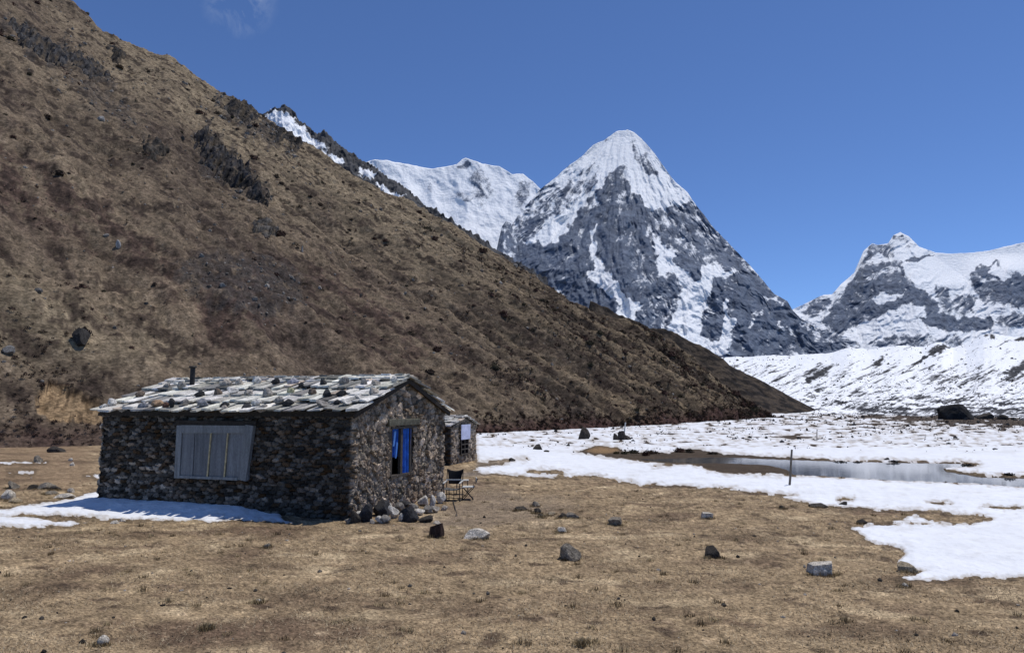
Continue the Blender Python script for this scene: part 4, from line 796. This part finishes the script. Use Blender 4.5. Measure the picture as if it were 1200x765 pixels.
def masonry(name, L, W, he, hr, parent, res, holes=(), seed=0, base=-.12, amp=1.0, dark=1.0):
    """one continuous stone wall round the four sides; holes = (side, x0, x1, z0, z1)"""
    r = .07; segs = []
    def line(a, b, nrm_, st):
        k = max(2, int(np.hypot(b[0]-a[0], b[1]-a[1]) / st))
        for i in range(k): t = i / k; segs.append((a[0]+(b[0]-a[0])*t, a[1]+(b[1]-a[1])*t, *nrm_))
    def arc(cx_, cy_, a0, a1):
        for i in range(4): a = a0 + (a1 - a0) * i / 4; segs.append((cx_ + r*math.cos(a), cy_ + r*math.sin(a), math.cos(a), math.sin(a)))
    l, w = L/2, W/2; hp = math.pi/2
    line((-l+r, -w), (l-r, -w), (0, -1), res); arc(l-r, -w+r, -hp, 0)
    line((l, -w+r), (l, w-r), (1, 0), res); arc(l-r, w-r, 0, hp)
    line((l-r, w), (-l+r, w), (0, 1), res*3); arc(-l+r, w-r, hp, 2*hp)
    line((-l, w-r), (-l, -w+r), (-1, 0), res*3); arc(-l+r, -w+r, 2*hp, 3*hp)
    segs.append(segs[0]); S = np.array(segs); s = np.concatenate([[0], np.cumsum(np.hypot(np.diff(S[:,0]), np.diff(S[:,1])))])
    top = he + (hr - he) * np.clip(1 - np.abs(S[:,1]) / w, 0, 1); top = np.where(np.abs(np.abs(S[:,1]) - w) < r, he, top) - .035
    nr = int((he - base) / res * 1.12); t = np.linspace(0, 1, nr)[:, None]
    Z = base + (top[None] - base) * t; SS = np.broadcast_to(s, Z.shape); X = np.broadcast_to(S[:,0], Z.shape); Yy = np.broadcast_to(S[:,1], Z.shape)
    gable = np.abs(S[:,2]) > .5; G_ = np.broadcast_to(gable, Z.shape)
    wx = SS + .035 * fbm(SS / .3, Z / .3, 2, seed=seed); wz = Z + .03 * fbm(SS / .35 + 9, Z / .25, 2, seed=seed + 1)
    A_ = worley(wx, wz, .19, .085, seed, .6, 3.5); B_ = worley(wx + .3 * wz * np.sin(SS), wz, .085, .15, seed + 50, .95, 2.5)
    B2 = worley(wx * .6 + 3, wz * .6, .12, .13, seed + 80, .9, 2.5)
    f1, f2, cid, dx, dy = [np.where(G_, b, a) for a, b in zip(A_, B_)]
    big = G_ & ((B2[2] // 256) % 9 < 1)
    f1, f2, cid, dx, dy = [np.where(big, b, a) for a, b in zip((f1, f2, cid, dx, dy), B2)]
    e = np.clip((f2 - f1) * 3.0, 0, 1); e = e * (2 - e)
    h1 = (cid // 256) / 255.0; h2 = (cid % 256) / 255.0; h3 = ((cid * 7919) % 251) / 251.0
    disp = amp * (e * (.022 + .055 * h1) + e * (dx * (h2 - .5) * .10 + dy * (h3 - .5) * .10) + .013 * perlin(SS / .05, Z / .05) + .020 * fbm(SS / .07 + 4, Z / .10, 3) * G_ + .03 * fbm(SS / .8, Z / .8, 2))
    cs = np.minimum(np.abs(np.abs(X) - l), 9) + np.minimum(np.abs(np.abs(Yy) - w), 9); disp = disp + amp * .045 * np.clip(1 - cs / .22, 0, 1) * (perlin(Z / .11 + seed, Z * 0 + .3) + .6)
    disp = np.maximum(disp, -.01)
    P_ = np.stack([X + S[:,2][None] * disp, Yy + S[:,3][None] * disp, Z], -1)
    lum = .04 + .14 * h2 ** 2.2; lum = np.where(h3 > .92, lum + .16, lum); lum = np.where(G_, lum * 1.7 + .07, lum * dark)  # long walls coloured darker than gables, with part of their shade painted in
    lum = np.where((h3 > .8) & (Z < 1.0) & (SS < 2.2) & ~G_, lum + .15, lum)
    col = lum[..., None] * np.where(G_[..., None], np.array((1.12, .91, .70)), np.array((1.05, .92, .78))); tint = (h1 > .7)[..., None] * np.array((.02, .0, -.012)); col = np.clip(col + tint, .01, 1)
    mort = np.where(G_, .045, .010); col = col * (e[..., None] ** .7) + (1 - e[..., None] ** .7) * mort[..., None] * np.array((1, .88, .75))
    lich = sst(.15, .5, fbm(SS / .25, Z / .25, 3, seed=seed + 7)) * G_; col = mixk(col, (.17, .15, .10), lich * .4)
    keep = np.ones(Z.shape, bool)
    F = grid_faces(*Z.shape); V = P_.reshape(-1, 3); q = V[F].mean(1); ok = np.ones(len(F), bool)
    for side, a0, a1, z0, z1 in holes:
        if side == 'front': ins = (q[:,1] < -w + .2) & (q[:,0] > a0) & (q[:,0] < a1)
        else: ins = (q[:,0] > l - .2) & (q[:,1] > a0) & (q[:,1] < a1)
        ok &= ~(ins & (q[:,2] > z0) & (q[:,2] < z1))
    V, F, A = compact(V, F[ok], {'Col': col.reshape(-1, 3)})
    return link(bpy.data.objects.new(name, np_mesh(name, V, F, M_wall, False, A)), parent)

def slab_roof(name, L, W, he, hr, parent, oe, og, rows, mat, seed, wr=(.17, .40), tone=(.34, .74)):
    r = random.Random(seed); random.seed(seed); mb = MB(); run = W / 2 + oe; sl = (hr - he) / (W / 2); ang = math.atan(sl); slen = run / math.cos(ang); ex_ = slen / rows
    for side in (-1, 1):
        for k in range(rows + 1):
            x = -L / 2 - og - r.uniform(0, .1)
            while x < L / 2 + og:
                w = r.uniform(*wr); w = min(w, L / 2 + og + .04 - x)
                if w < .08: break
                ln = ex_ * r.uniform(1.25, 1.6); s0 = k * ex_ + r.uniform(-.10, .08) - (0.03 if k == 0 else 0); s0 = max(s0, -.13)
                if k == rows: s0 = slen - ex_ * .62; ln = ex_ * .62 + r.uniform(-.01, .05)
                sc_ = s0 + ln / 2; lift = .040 + (.014 * (k % 2)) + r.uniform(0, .026)
                yy = side * (run - sc_ * math.cos(ang)); zz = he - sl * oe + sc_ * math.sin(ang) + lift + (.02 if k == rows else 0)
                R = Euler((side * -ang * 1.0 * -1 * -1 + side * .10, r.uniform(-.06, .06), r.uniform(-.10, .10))).to_matrix()
                if sc_ + ln / 2 > slen + .05: ln -= (sc_ + ln / 2 - slen - .05)
                g = r.uniform(*tone) * 1.05 if r.random() > .2 else tone[0] * r.uniform(.35, .8); c = (g * 1.02, g * r.uniform(.95, .99), g * r.uniform(.80, .90))
                if r.random() < .05: c = (g * 1.0, g * .82, g * .64)
                mb.box((x + w / 2, yy, zz), (w / 2 - r.uniform(.008, .03), ln / 2, r.uniform(.014, .026)), R, c, jit=.022); x += w
    # solid under-roof that the slabs lie on
    for side in (-1, 1):
        y1 = side * (run - .12); z1 = he - sl * (oe - .12); vs = [(-L/2-og+.12, y1, z1-.03), (L/2+og-.06, y1, z1-.03), (L/2+og-.06, 0, hr-.02), (-L/2-og+.12, 0, hr-.02)]
        vs += [(a, b, c + .035) for a, b, c in vs]; f = [(0,3,2,1),(4,5,6,7),(0,1,5,4),(1,2,6,5),(2,3,7,6),(3,0,4,7)]
        mb.add(vs, f if side < 0 else [q[::-1] for q in f], (.035, .03, .025))
    return mb.build(name, mat, parent)

hut = empty('stone_hut', (HC[0], HC[1], 0), -TH)
tag(hut, 'long stone hut with slab roof, boarded window and blue curtained gable window', 'hut')
g0, g1 = hgable(456.5, 502), hgable(481, 555)
GY0, GY1, GZ0, GZ1 = g0[1], g1[1], (g1[2] + hgable(456.5, 553)[2]) / 2 - .02, (g0[2] + hgable(481, 501)[2]) / 2
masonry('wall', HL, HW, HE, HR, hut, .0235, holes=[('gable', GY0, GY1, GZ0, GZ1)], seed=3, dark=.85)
mb = MB(); mb.box((0, 0, 1.0), (HL/2 - .28, HW/2 - .28, 1.05)); mb.build('room_core', M_black, hut)
slab_roof('roof', HL, HW, HE, HR, hut, .21, .18, 5, M_slate, 21)
mb = MB(); sl = (HR - HE) / (HW / 2)
for sd in (-1, 1): mb.bar((HL/2 + .12, sd * (HW/2 + .14), HE - sl * .14 - .075), (HL/2 + .12, 0, HR - .075), .045, .10, up=(0, 0, 1), jit=.004)
mb.build('rake_board', M_dark, hut)
mb = MB(); mb.bar((-HL/2 - .1, -HW/2 - .06, HE - .10), (HL/2 + .08, -HW/2 - .06, HE - .10), .08, .08, jit=.01)
for k in range(13): x = -HL/2 + .2 + k * (HL - .4) / 12; mb.bar((x, -HW/2 - .10, HE - .075), (x, -HW/2 + .4, HE + .06), .05, .05)
mb.build('eave_beam', M_dark, hut)
# boarded window of the long wall
q = [hfront(214, 498), hfront(303, 498), hfront(294, 562), hfront(211, 559)]; yf = -HW / 2 - .125
win = empty('window', (0, 0, 0)); win.parent = hut; win['label'] = 'wide window boarded up with weathered grey planks'
Q = [Vector((p[0], yf, p[2])) for p in q]; mb = MB(); gcol_ = (.20, .205, .205)
def fr(a, b, w): mb.bar(a, b, w, .10, up=(0, -1, 0), col=gcol_, jit=.008)
fw = .15; dxv = Vector((1, 0, 0)); dzv = Vector((0, 0, 1))
fr(Q[0] + dxv * fw/2, Q[3] + dxv * fw/2, fw); fr(Q[1] - dxv * fw * .7, Q[2] - dxv * fw * .7, fw * 1.4)
fr(Q[0] + dxv * fw - dzv * fw * .55, Q[1] - dxv * fw * 1.4 - dzv * fw * .55, fw * 1.1); fr(Q[3] + dxv * fw + dzv * .03, Q[2] - dxv * fw * 1.4 + dzv * .03, .06)
mb.build('frame', M_board, win)
wl = Q[0].x + fw; wr_ = Q[1].x - fw * .75; zt = Q[0].z - fw; zb = Q[3].z + .05; edges = [0, .19, .43, .68, 1.0]
for i in range(4):
    mb = MB(); xa = wl + (wr_ - wl) * edges[i]; xb = wl + (wr_ - wl) * edges[i + 1]; k = (.17, .145, .16, .19)[i]
    mb.box(((xa + xb) / 2, yf + .01 + .006 * (i % 2), (zt + zb) / 2), ((xb - xa) / 2 - .011,   .03, (zt - zb) / 2 + .03), col=(k, k * 1.03, k * 1.07), jit=.004); mb.build('board', M_board, win)
for e in (edges[2], edges[3]):
    mb = MB(); x = wl + (wr_ - wl) * e; mb.bar((x - .02, yf - .035, zb), (x + .03, yf - .035, zt + .02), .022, .03); mb.build('batten', M_yellow, win)
mb = MB(); mb.bar((Q[0].x - .05, yf + .02, Q[0].z + .06), (Q[1].x + .05, yf + .02, Q[1].z + .05), .09, .10, up=(0, -1, 0), jit=.01); mb.build('lintel', M_dark, win)
# gable window with blue curtains
xg = HL / 2; gw = empty('window', (0, 0, 0)); gw.parent = hut; gw['label'] = 'narrow open gable window with blue curtains'
mb = MB(); ym = GY0 + (GY1 - GY0) * .47; t_ = .05
mb.bar((xg + .0, GY0 + .02, GZ0), (xg + .0, GY0 + .02, GZ1), .05, .16, up=(0, 1, 0)); mb.bar((xg, GY1 - .02, GZ0), (xg, GY1 - .02, GZ1), .05, .16, up=(0, 1, 0))
mb.bar((xg + .02, ym, GZ0), (xg + .02, ym, GZ1), .07, .10, up=(0, 1, 0)); mb.bar((xg + .0, GY0 - .03, GZ0 - .02), (xg, GY1 + .03, GZ0 - .02), .16, .05); mb.bar((xg + .0, GY0 - .03, GZ1 + .02), (xg, GY1 + .03, GZ1 + .02), .16, .05)
mb.build('frame', M_timber, gw)
mb = MB(); mb.box((xg - .22, (GY0 + GY1) / 2, (GZ0 + GZ1) / 2), (.01, (GY1 - GY0) / 2 + .05, (GZ1 - GZ0) / 2 + .05)); mb.build('shade_panel', M_black, gw)  # black panel painting the shade of the room behind the window
def curtain(name, y0_, y1_, z0_, z1_, x, mat, waves=3, depth=.025, slant=0.0):
    nu, nv = 26, 10; a = np.linspace(0, 1, nu)[None]; b = np.linspace(0, 1, nv)[:, None]
    yy = y0_ + (y1_ - y0_) * a + slant * (1 - b); zz = z0_ + (z1_ - z0_) * b + 0 * a; xx = x + depth * np.sin(a * 6.28 * waves + b * 1.3) + 0 * b
    o = grid_obj(name, np.stack([xx, yy + 0 * zz, zz], -1), mat, True, parent=gw); return o
H_ = GZ1 - GZ0
curtain('curtain', ym + .04, GY1 - .06, GZ0 + .01, GZ1 - .01, xg + .01, M_blue, 3)
curtain('curtain', GY0 + .05, ym - .06, GZ0 + .38 * H_, GZ1 - .01, xg - .03, M_blue, 2)
curtain('cloth_strip', GY0 + .13, GY0 + .22, GZ0 + .62 * H_, GZ1 - .06, xg + .03, M_paleblue, 1, slant=-.03); curtain('cloth_strip', GY0 + .24, GY0 + .31, GZ0 + .36 * H_, GZ0 + .70 * H_, xg + .03, M_paleblue, 1, slant=-.02)
mb = MB(); mb.box((xg + .07, (GY0 + GY1) / 2 + .02, GZ1 + .14), (.05, (GY1 - GY0) / 2 + .22, .075), col=(.14, .13, .095), jit=.012); mb.build('lintel', M_wall, gw, bevel=.012)
# chimney
chz = hit(225, 452, np.array((0, -math.sin(math.atan(sl)), math.cos(math.atan(sl)))), 0, HC, d1, d2)
def roof_plane(u, v):
    al = math.atan(sl); n = np.array((0, -math.sin(al), math.cos(al))); d = n @ np.array((0, -HW / 2, HE + .07)); return hit(u, v, n, d, HC, d1, d2)
cp = roof_plane(225, 452); mb = MB(); mb.tube([(cp[0], cp[1], cp[2] - .3), (cp[0], cp[1], cp[2] + .50)], .062, 14)
chim = mb.build('chimney_pipe', M_iron, hut, smooth=False); mb = MB(); mb.tube([(cp[0], cp[1], cp[2] + .46), (cp[0], cp[1], cp[2] + .485), (cp[0], cp[1], cp[2] + .51)], [.085, .10, .085], 14); mb.build('cap', M_iron, chim)

# stones weighing down the roof: three rows, each stone a thing of its own
ROOF_ST = {'lowest': [(113,478,14,9,'w'),(132,480,14,10,'g'),(149,482,11,8,'d'),(163,477,15,11,'m'),(183,474,17,10,'t'),(193,476,9,9,'r'),(202,474,9,13,'d'),(217,472,13,9,'g'),(237,473,15,11,'m'),(249,481,11,12,'p'),(263,475,12,8,'d'),(283,478,16,9,'d'),(297,480,15,11,'g'),(302,472,14,9,'w'),(328,470,13,11,'g'),(337,473,15,10,'d'),(376,474,17,11,'g'),(395,472,10,7,'d'),(405,472,14,9,'w'),(420,466,14,8,'w')],
           'middle': [(132,472,13,10,'w'),(164,463,13,9,'b'),(196,453,9,8,'g'),(212,453,12,11,'g'),(234,463,13,9,'d'),(255,460,11,9,'b'),(273,459,15,11,'w'),(290,461,12,8,'p'),(314,461,14,12,'g'),(340,459,11,9,'y'),(365,461,12,10,'b'),(383,462,13,10,'d'),(400,462,14,9,'d'),(438,459,13,9,'p')],
           'topmost': [(264,450,14,11,'p'),(281,449,10,8,'p'),(300,447.5,13,11,'w'),(323,448,11,9,'d'),(344,448,16,9,'v'),(353,452,9,8,'d'),(379,449,10,9,'d'),(403,448,14,12,'g'),(426,449,10,12,'g'),(440,450,12,9,'p'),(462,446,10,9,'w')]}
RC = {'w': ((.60,.565,.51),'whitish'),'g': ((.29,.265,.235),'grey'),'d': ((.045,.044,.043),'dark'),'m': ((.26,.255,.26),'bluish grey'),'t': ((.42,.27,.16),'orange tan'),'r': ((.13,.07,.05),'reddish brown'),'p': ((.42,.365,.30),'pale'),'b': ((.16,.12,.09),'brown'),'y': ((.48,.45,.27),'yellowish'),'v': ((.36,.35,.38),'lavender grey')}
ORD = 'first second third fourth fifth sixth seventh eighth ninth tenth eleventh twelfth thirteenth fourteenth fifteenth sixteenth seventeenth eighteenth nineteenth twentieth'.split()
rid = hut.matrix_basis if False else Matrix.Translation((HC[0], HC[1], 0)) @ Matrix.Rotation(-TH, 4, 'Z')
random.seed(77)
for row, lst in ROOF_ST.items():
    lst = sorted(lst)
    for k, (u, v, w, h, c) in enumerate(lst):
        p = roof_plane(u, v + h * .25); p[0] = max(p[0], -HL / 2 + .02); p[1] = max(min(p[1], -.05), -HW / 2 - .04); p[2] = min(p[2], HR + .06); wpos = rid @ Vector(p); s = wpos.y / FOC; col, word = RC[c]
        o = rock('roof_stone', ROCKS[random.randrange(10)], wpos, w * s, h * s * .85, w * s * random.uniform(.7, 1), random.uniform(-.4, .4), (.25, 0), col, sink=.1)
        tag(o, f'{word} stone on the slab roof, {ORD[k]} from the left in the {row} row', 'roof stone', 'stones weighing down the slab roof')

# rubble heap at the foot of the gable
RUB = [(417,613,13,15,'d','tall dark stone at the near corner of the hut'),(431,611,21,20,'k','large dark boulder with pale flank at the left end of the rubble heap'),(444,612,14,8,'w','pale low stone right of the large dark boulder'),(446,603,26,17,'k','squarish black block on top of the rubble heap'),(421,606,14,10,'w','pale stone behind the large dark boulder'),
       (449,612,17,9,'g','grey stone under the squarish black block'),(461,607,14,15,'w','white slanting stone right of the squarish black block'),(466,599,14,9,'g','grey stone high in the middle of the heap'),(471,610,9,9,'w','small white stone left of the dark rounded boulder'),(482,610,23,17,'k','dark rounded boulder in the middle of the heap'),(474,593,18,8,'k','flat dark slab high against the gable wall'),
       (499,611,22,8,'d','dark slab with pale edge lying at the right front of the heap'),(491,603,17,8,'w','white flat stone behind the dark rounded boulder'),(500,601,14,9,'g','grey stone right of the white flat one'),(498,592,15,11,'w','white stone against the wall near the right end of the heap'),(507,594,9,15,'w','upright pale stone near the right end of the heap'),(511,600,11,9,'p','pale stone below the upright one'),(516,590,14,13,'w','big whitish stone at the far right corner of the gable'),(521,597,10,6,'p','small pale stone at the far right end of the heap'),(455,596,13,8,'w','pale stone high at the left of the heap'),(484,597,14,8,'g','grey stone behind the white flat one'),(408,613,12,6,'g','grey flat stone at the foot of the near corner'),(436,613,8,5,'p','tiny pale stone at the front of the rubble heap'),(512,613,12,3,'p','thin pale flake in front of the heap at right')]
for k, (u, vb, w, h, c, lb) in enumerate(RUB):
    col = {'d': DARK, 'k': (.035, .034, .035), 'w': (.50, .46, .40), 'g': (.21, .19, .165), 'p': (.38, .33, .27)}[c]
    base = min(vb, 606 + 8 * (1 - (u - 410) / 110)); foot_ = 606 if False else vb
    # the point stays in front of the wall; higher ones rest on those below
    g = on_ground(u, vb); lx = hut_local(g); zz = gz(g[0], g[1])
    if lx[0] < HL / 2 + .16:
        pl = hit(u, vb, np.array((1, 0, 0.)), HL / 2 + .17, HC, d1, d2); wp3 = rid @ Vector(pl); g = np.array(wp3); zz = max(gz(g[0], g[1]), g[2] - .03)
        if zz > .12: zz = zz - .05
    s = g[1] / FOC; tag(rock('rubble_stone', ROCKS[k % 10], (g[0], g[1], zz), w * s, h * s, w * s * .8, random.uniform(-.5, .5), (random.uniform(-.25, .25), random.uniform(-.3, .3)), col, sink=.12), lb, 'stone', 'stones heaped at the foot of the gable')

# ================================================================ SMALL HUT BEHIND
A2 = on_ground(528.5, 544.5)[:2]; L2, W2, E2, R2 = 2.6, 2.45, 1.52, 1.86; C2 = A2 + d1 * L2 / 2 + d2 * W2 / 2
sh = empty('small_stone_hut', (C2[0], C2[1], 0), -TH); tag(sh, 'small low stone hut with pale sheet on its gable behind the long hut', 'hut')
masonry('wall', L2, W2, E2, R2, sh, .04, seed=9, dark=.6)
mb = MB(); mb.box((0, 0, .7), (L2/2 - .2, W2/2 - .2, .75)); mb.build('room_core', M_black, sh)
slab_roof('roof', L2, W2, E2, R2, sh, .16, .14, 4, M_slate, 33, wr=(.2, .4), tone=(.3, .55))
def sgable(u, v): return hit(u, v, np.array((1, 0, 0.)), L2 / 2 + .09, C2, d1, d2)
a, b = sgable(539, 497.5), sgable(549.5, 514); mb = MB(); mb.box((L2/2 + .15, (a[1] + b[1]) / 2, (a[2] + b[2]) / 2), (.015, (b[1] - a[1]) / 2, (a[2] - b[2]) / 2), jit=.01); mb.build('pale_sheet', M_sheet, sh, bevel=.01)
a, b = sgable(540, 515), sgable(548, 531); ww = empty('window', (0, 0, 0)); ww.parent = sh
mb = MB(); mb.box((L2/2 + .075, (a[1] + b[1]) / 2, (a[2] + b[2]) / 2), (.02, (b[1] - a[1]) / 2, (a[2] - b[2]) / 2)); mb.build('pane', M_black, ww)
mb = MB(); x = L2/2 + .11
for k in range(4): z = b[2] + (a[2] - b[2]) * k / 3; mb.bar((x, a[1], z), (x, b[1], z), .03, .045)
for k in range(3): y = a[1] + (b[1] - a[1]) * k / 2; mb.bar((x + .003, y, b[2]), (x + .003, y, a[2]), .045, .03)
mb.build('frame', M_timber, ww)

# ================================================================ CHAIRS, POSTS, GROUND MARK
g = on_ground(530.5, 587); k = g[1] / FOC
ch = empty('camp_chair', (g[0], g[1] + .1, gz(g[0], g[1] + .1)), -.12); tag(ch, 'folding camp chair with black fabric back at the corner of the long hut', 'chair')
W_, Hs, Ht = .40, .30, .74
mb = MB()
for sx in (-1, 1):
    x = sx * W_ / 2; mb.tube([(x, -.20, 0), (x, -.20, Hs + .12)], .011); mb.tube([(x, .20, 0), (x, .16, Hs), (x, .25, Ht)], .011); mb.tube([(x, -.22, .02), (x, .22, .02)], .011)
mb.tube([(-W_/2, -.2, .03), (W_/2, -.2, .03)], .010); mb.tube([(-W_/2, -.2, .17), (W_/2, -.2, .17)], .010); mb.tube([(-W_/2, .2, .03), (W_/2, .2, .03)], .010); mb.tube([(-.06, -.2, .03), (-.06, -.2, Hs)], .009); mb.tube([(.06, -.2, .03), (.06, -.2, Hs)], .009)
mb.build('frame', M_iron, ch)
nu = 12; a = np.linspace(-1, 1, nu)[None]; b = np.linspace(0, 1, 10)[:, None]
P_ = np.stack([a * W_ / 2 * (1 - .25 * np.sin((1 - b) * 3.14 * .5)) + 0 * b, .17 + .09 * b + .03 * (1 - a * a), Hs + .08 + (Ht - Hs - .08) * b - .05 * (1 - a * a) * b], -1)
o = grid_obj('backrest', P_, M_fabric, True, parent=ch); m = o.modifiers.new('Solid', 'SOLIDIFY'); m.thickness = .012
P_ = np.stack([a * W_ / 2 + 0 * b, -.21 + .38 * b + 0 * a, Hs - .03 * (1 - a * a) + 0 * b], -1); o = grid_obj('seat', P_, material('grey_fabric', (.10, .10, .098), layers=((40, .3),), bump=(), rough=.9), True, parent=ch); m = o.modifiers.new('Solid', 'SOLIDIFY'); m.thickness = .014
for sx in (-1, 1): mb = MB(); mb.bar((sx * W_/2, -.22, Hs + .13), (sx * W_/2, .20, Hs + .16), .035, .02); mb.build('armrest', M_palemetal, ch)
mb = MB(); mb.bar((-W_/2, .10, Hs + .19), (W_/2, .10, Hs + .19), .02, .03); mb.build('back_rail', M_palemetal, ch)
g = on_ground(548.5, 585.5); k = g[1] / FOC
fc = empty('folding_chair', (g[0], g[1] + .1, gz(g[0], g[1] + .1)), .12); tag(fc, 'light folding chair with pale seat and crossed legs right of the camp chair', 'chair')
w2 = .15; sw = .14
for sy in (-1, 1):
    y = sy * .15
    mb = MB(); mb.tube([(-sw, y, 0), (sw - .02, y, .29), (sw + .05, y, .44), (sw + .08, y, .51)], .010); mb.build('leg', M_iron, fc)
    mb = MB(); mb.tube([(sw - .02, y * .9, 0), (-sw, y * .9, .29)], .010); mb.build('leg', M_iron, fc)
mb = MB(); mb.box((-.01, 0, .30), (.15, .15, .012)); mb.build('seat', M_palemetal, fc, bevel=.004)
mb = MB(); mb.bar((sw + .055, -.155, .47), (sw + .055, .155, .47), .02, .11); mb.build('backrest', M_palemetal, fc, bevel=.004)
mb = MB(); mb.tube([(-sw, -.15, .03), (-sw, .15, .03)], .008); mb.tube([(sw - .03, -.14, .03), (sw - .03, .14, .03)], .008); mb.build('stretcher', M_iron, fc)
# low camp table between the chairs
g = on_ground(541, 580); tb = empty('camp_table', (g[0], g[1] + .2, gz(g[0], g[1] + .2)), .1); tag(tb, 'small low camp table with pale top behind the two chairs', 'table')
mb = MB(); mb.box((0, 0, .36), (.17, .12, .010)); mb.build('tabletop', M_palemetal, tb, bevel=.003)
for sx in (-1, 1):
    for sy in (-1, 1): mb = MB(); mb.tube([(sx * .15, sy * .10, 0), (sx * .14, sy * .09, .352)], .009); mb.build('leg', M_metal, tb)
a = on_ground(531, 589); b = on_ground(535.5, 602.5); mb = MB(); mb.tube([(a[0], a[1], gz(a[0], a[1]) + .03), ((a[0] + b[0]) / 2, (a[1] + b[1]) / 2, gz(b[0], b[1]) + .03), (b[0], b[1], gz(b[0], b[1]) + .015)], [.012, .011, .008], 7)  # thin dark tube laid along a line on the ground
tag(mb.build('mark', M_iron, None, smooth=True), 'thin dark line on the ground in front of the camp chair', 'mark')
def stake(u0, v0, u1, v1, r0, mat, label, name='post'):
    g = on_ground(u0, v0); p = at(u1, v1, g[1]); z = gz(g[0], g[1]); mb = MB(); a = Vector((g[0], g[1], z - .15)); b = Vector(p)
    mb.tube([a, a.lerp(b, .35) + Vector((r0 * .25, 0, 0)), a.lerp(b, .7), b], [r0 * 1.1, r0, r0 * .95, r0 * .85], 9); tag(mb.build(name, mat, None), label, 'post')
stake(924.5, 569, 928, 526.5, .032, M_post, 'leaning grey wooden post standing in snow at the edge of the pool')
stake(957, 516.5, 957.4, 504.5, .03, M_post, 'thin far stake in the snow beyond the pool')
g = on_ground(729, 515.5); mb = MB(); z = .55; mb.tube([(g[0] + .15, g[1] + .25, .2), (g[0] + .30, g[1] + .25, 1.2)], [.05, .045], 8); tag(mb.build('post', M_palemetal, None), 'short pale post standing on the dark cairn in the far snow', 'post')

# ================================================================ CAMERA, SUN, SKY
cam = bpy.data.cameras.new('Camera'); cam.sensor_width = 36; cam.lens = FOC / 1200 * 36; cam.clip_start = .1; cam.clip_end = 40000
co = bpy.data.objects.new('Camera', cam); C.objects.link(co); co.location = (0, 0, EYE); co.rotation_euler = (math.pi / 2 + PITCH, 0, 0); bpy.context.scene.camera = co
sl_ = bpy.data.lights.new('Sun', 'SUN'); sl_.energy = 3.3; sl_.angle = math.radians(.53); sl_.color = (1, .965, .91)
so = bpy.data.objects.new('Sun', sl_); C.objects.link(so); so.rotation_euler = SUN_DIR.to_track_quat('Z', 'Y').to_euler()
w = bpy.data.worlds.new('World'); bpy.context.scene.world = w; w.use_nodes = True; nt = w.node_tree; bg = nt.nodes['Background']
sky = nt.nodes.new('ShaderNodeTexSky'); sky.sky_type = 'NISHITA'; sky.sun_disc = False; sky.altitude = 3800; sky.air_density = 1.0; sky.dust_density = .25; sky.ozone_density = 3.5
sky.sun_elevation = math.asin(SUN_DIR.z); sky.sun_rotation = math.atan2(SUN_DIR.x, SUN_DIR.y)
# a wisp of cloud high on the left
tc = N(nt, 'ShaderNodeTexCoord'); cn = N(nt, 'ShaderNodeTexNoise', Scale=16, Detail=8, Roughness=.65, Distortion=.6); nt.links.new(tc.outputs['Generated'], cn.inputs['Vector'])
a, dy, dz = ray(278, -4); cd = Vector((float(a), float(dy), float(dz))).normalized()
dot = N(nt, 'ShaderNodeVectorMath', operation='DISTANCE'); nt.links.new(tc.outputs['Generated'], dot.inputs[0]); dot.inputs[1].default_value = cd
mr = N(nt, 'ShaderNodeMapRange'); mr.inputs[1].default_value = .05; mr.inputs[2].default_value = .0; nt.links.new(dot.outputs['Value'], mr.inputs[0])
cr_ = ramp(nt, cn.outputs['Fac'], ((.46, 0.0), (.74, .95))); mm = N(nt, 'ShaderNodeMath', operation='MULTIPLY'); nt.links.new(mr.outputs[0], mm.inputs[0]); nt.links.new(cr_.outputs[0], mm.inputs[1])
mx = N(nt, 'ShaderNodeMix', data_type='RGBA'); nt.links.new(mm.outputs[0], mx.inputs[0]); tint = mixc(nt, 'MULTIPLY', sky.outputs[0], (.92, 1.09, 1.36)); nt.links.new(tint.outputs[2], mx.inputs[6]); mx.inputs[7].default_value = (5.2, 6.0, 7.4, 1)
nt.links.new(mx.outputs[2], bg.inputs['Color']); bg.inputs['Strength'].default_value = .10
sc = bpy.context.scene; sc.view_settings.view_transform = 'Standard'; sc.view_settings.look = 'None'; sc.view_settings.exposure = 0; sc.view_settings.gamma = 1
sc.cycles.max_bounces = 6; sc.cycles.diffuse_bounces = 3
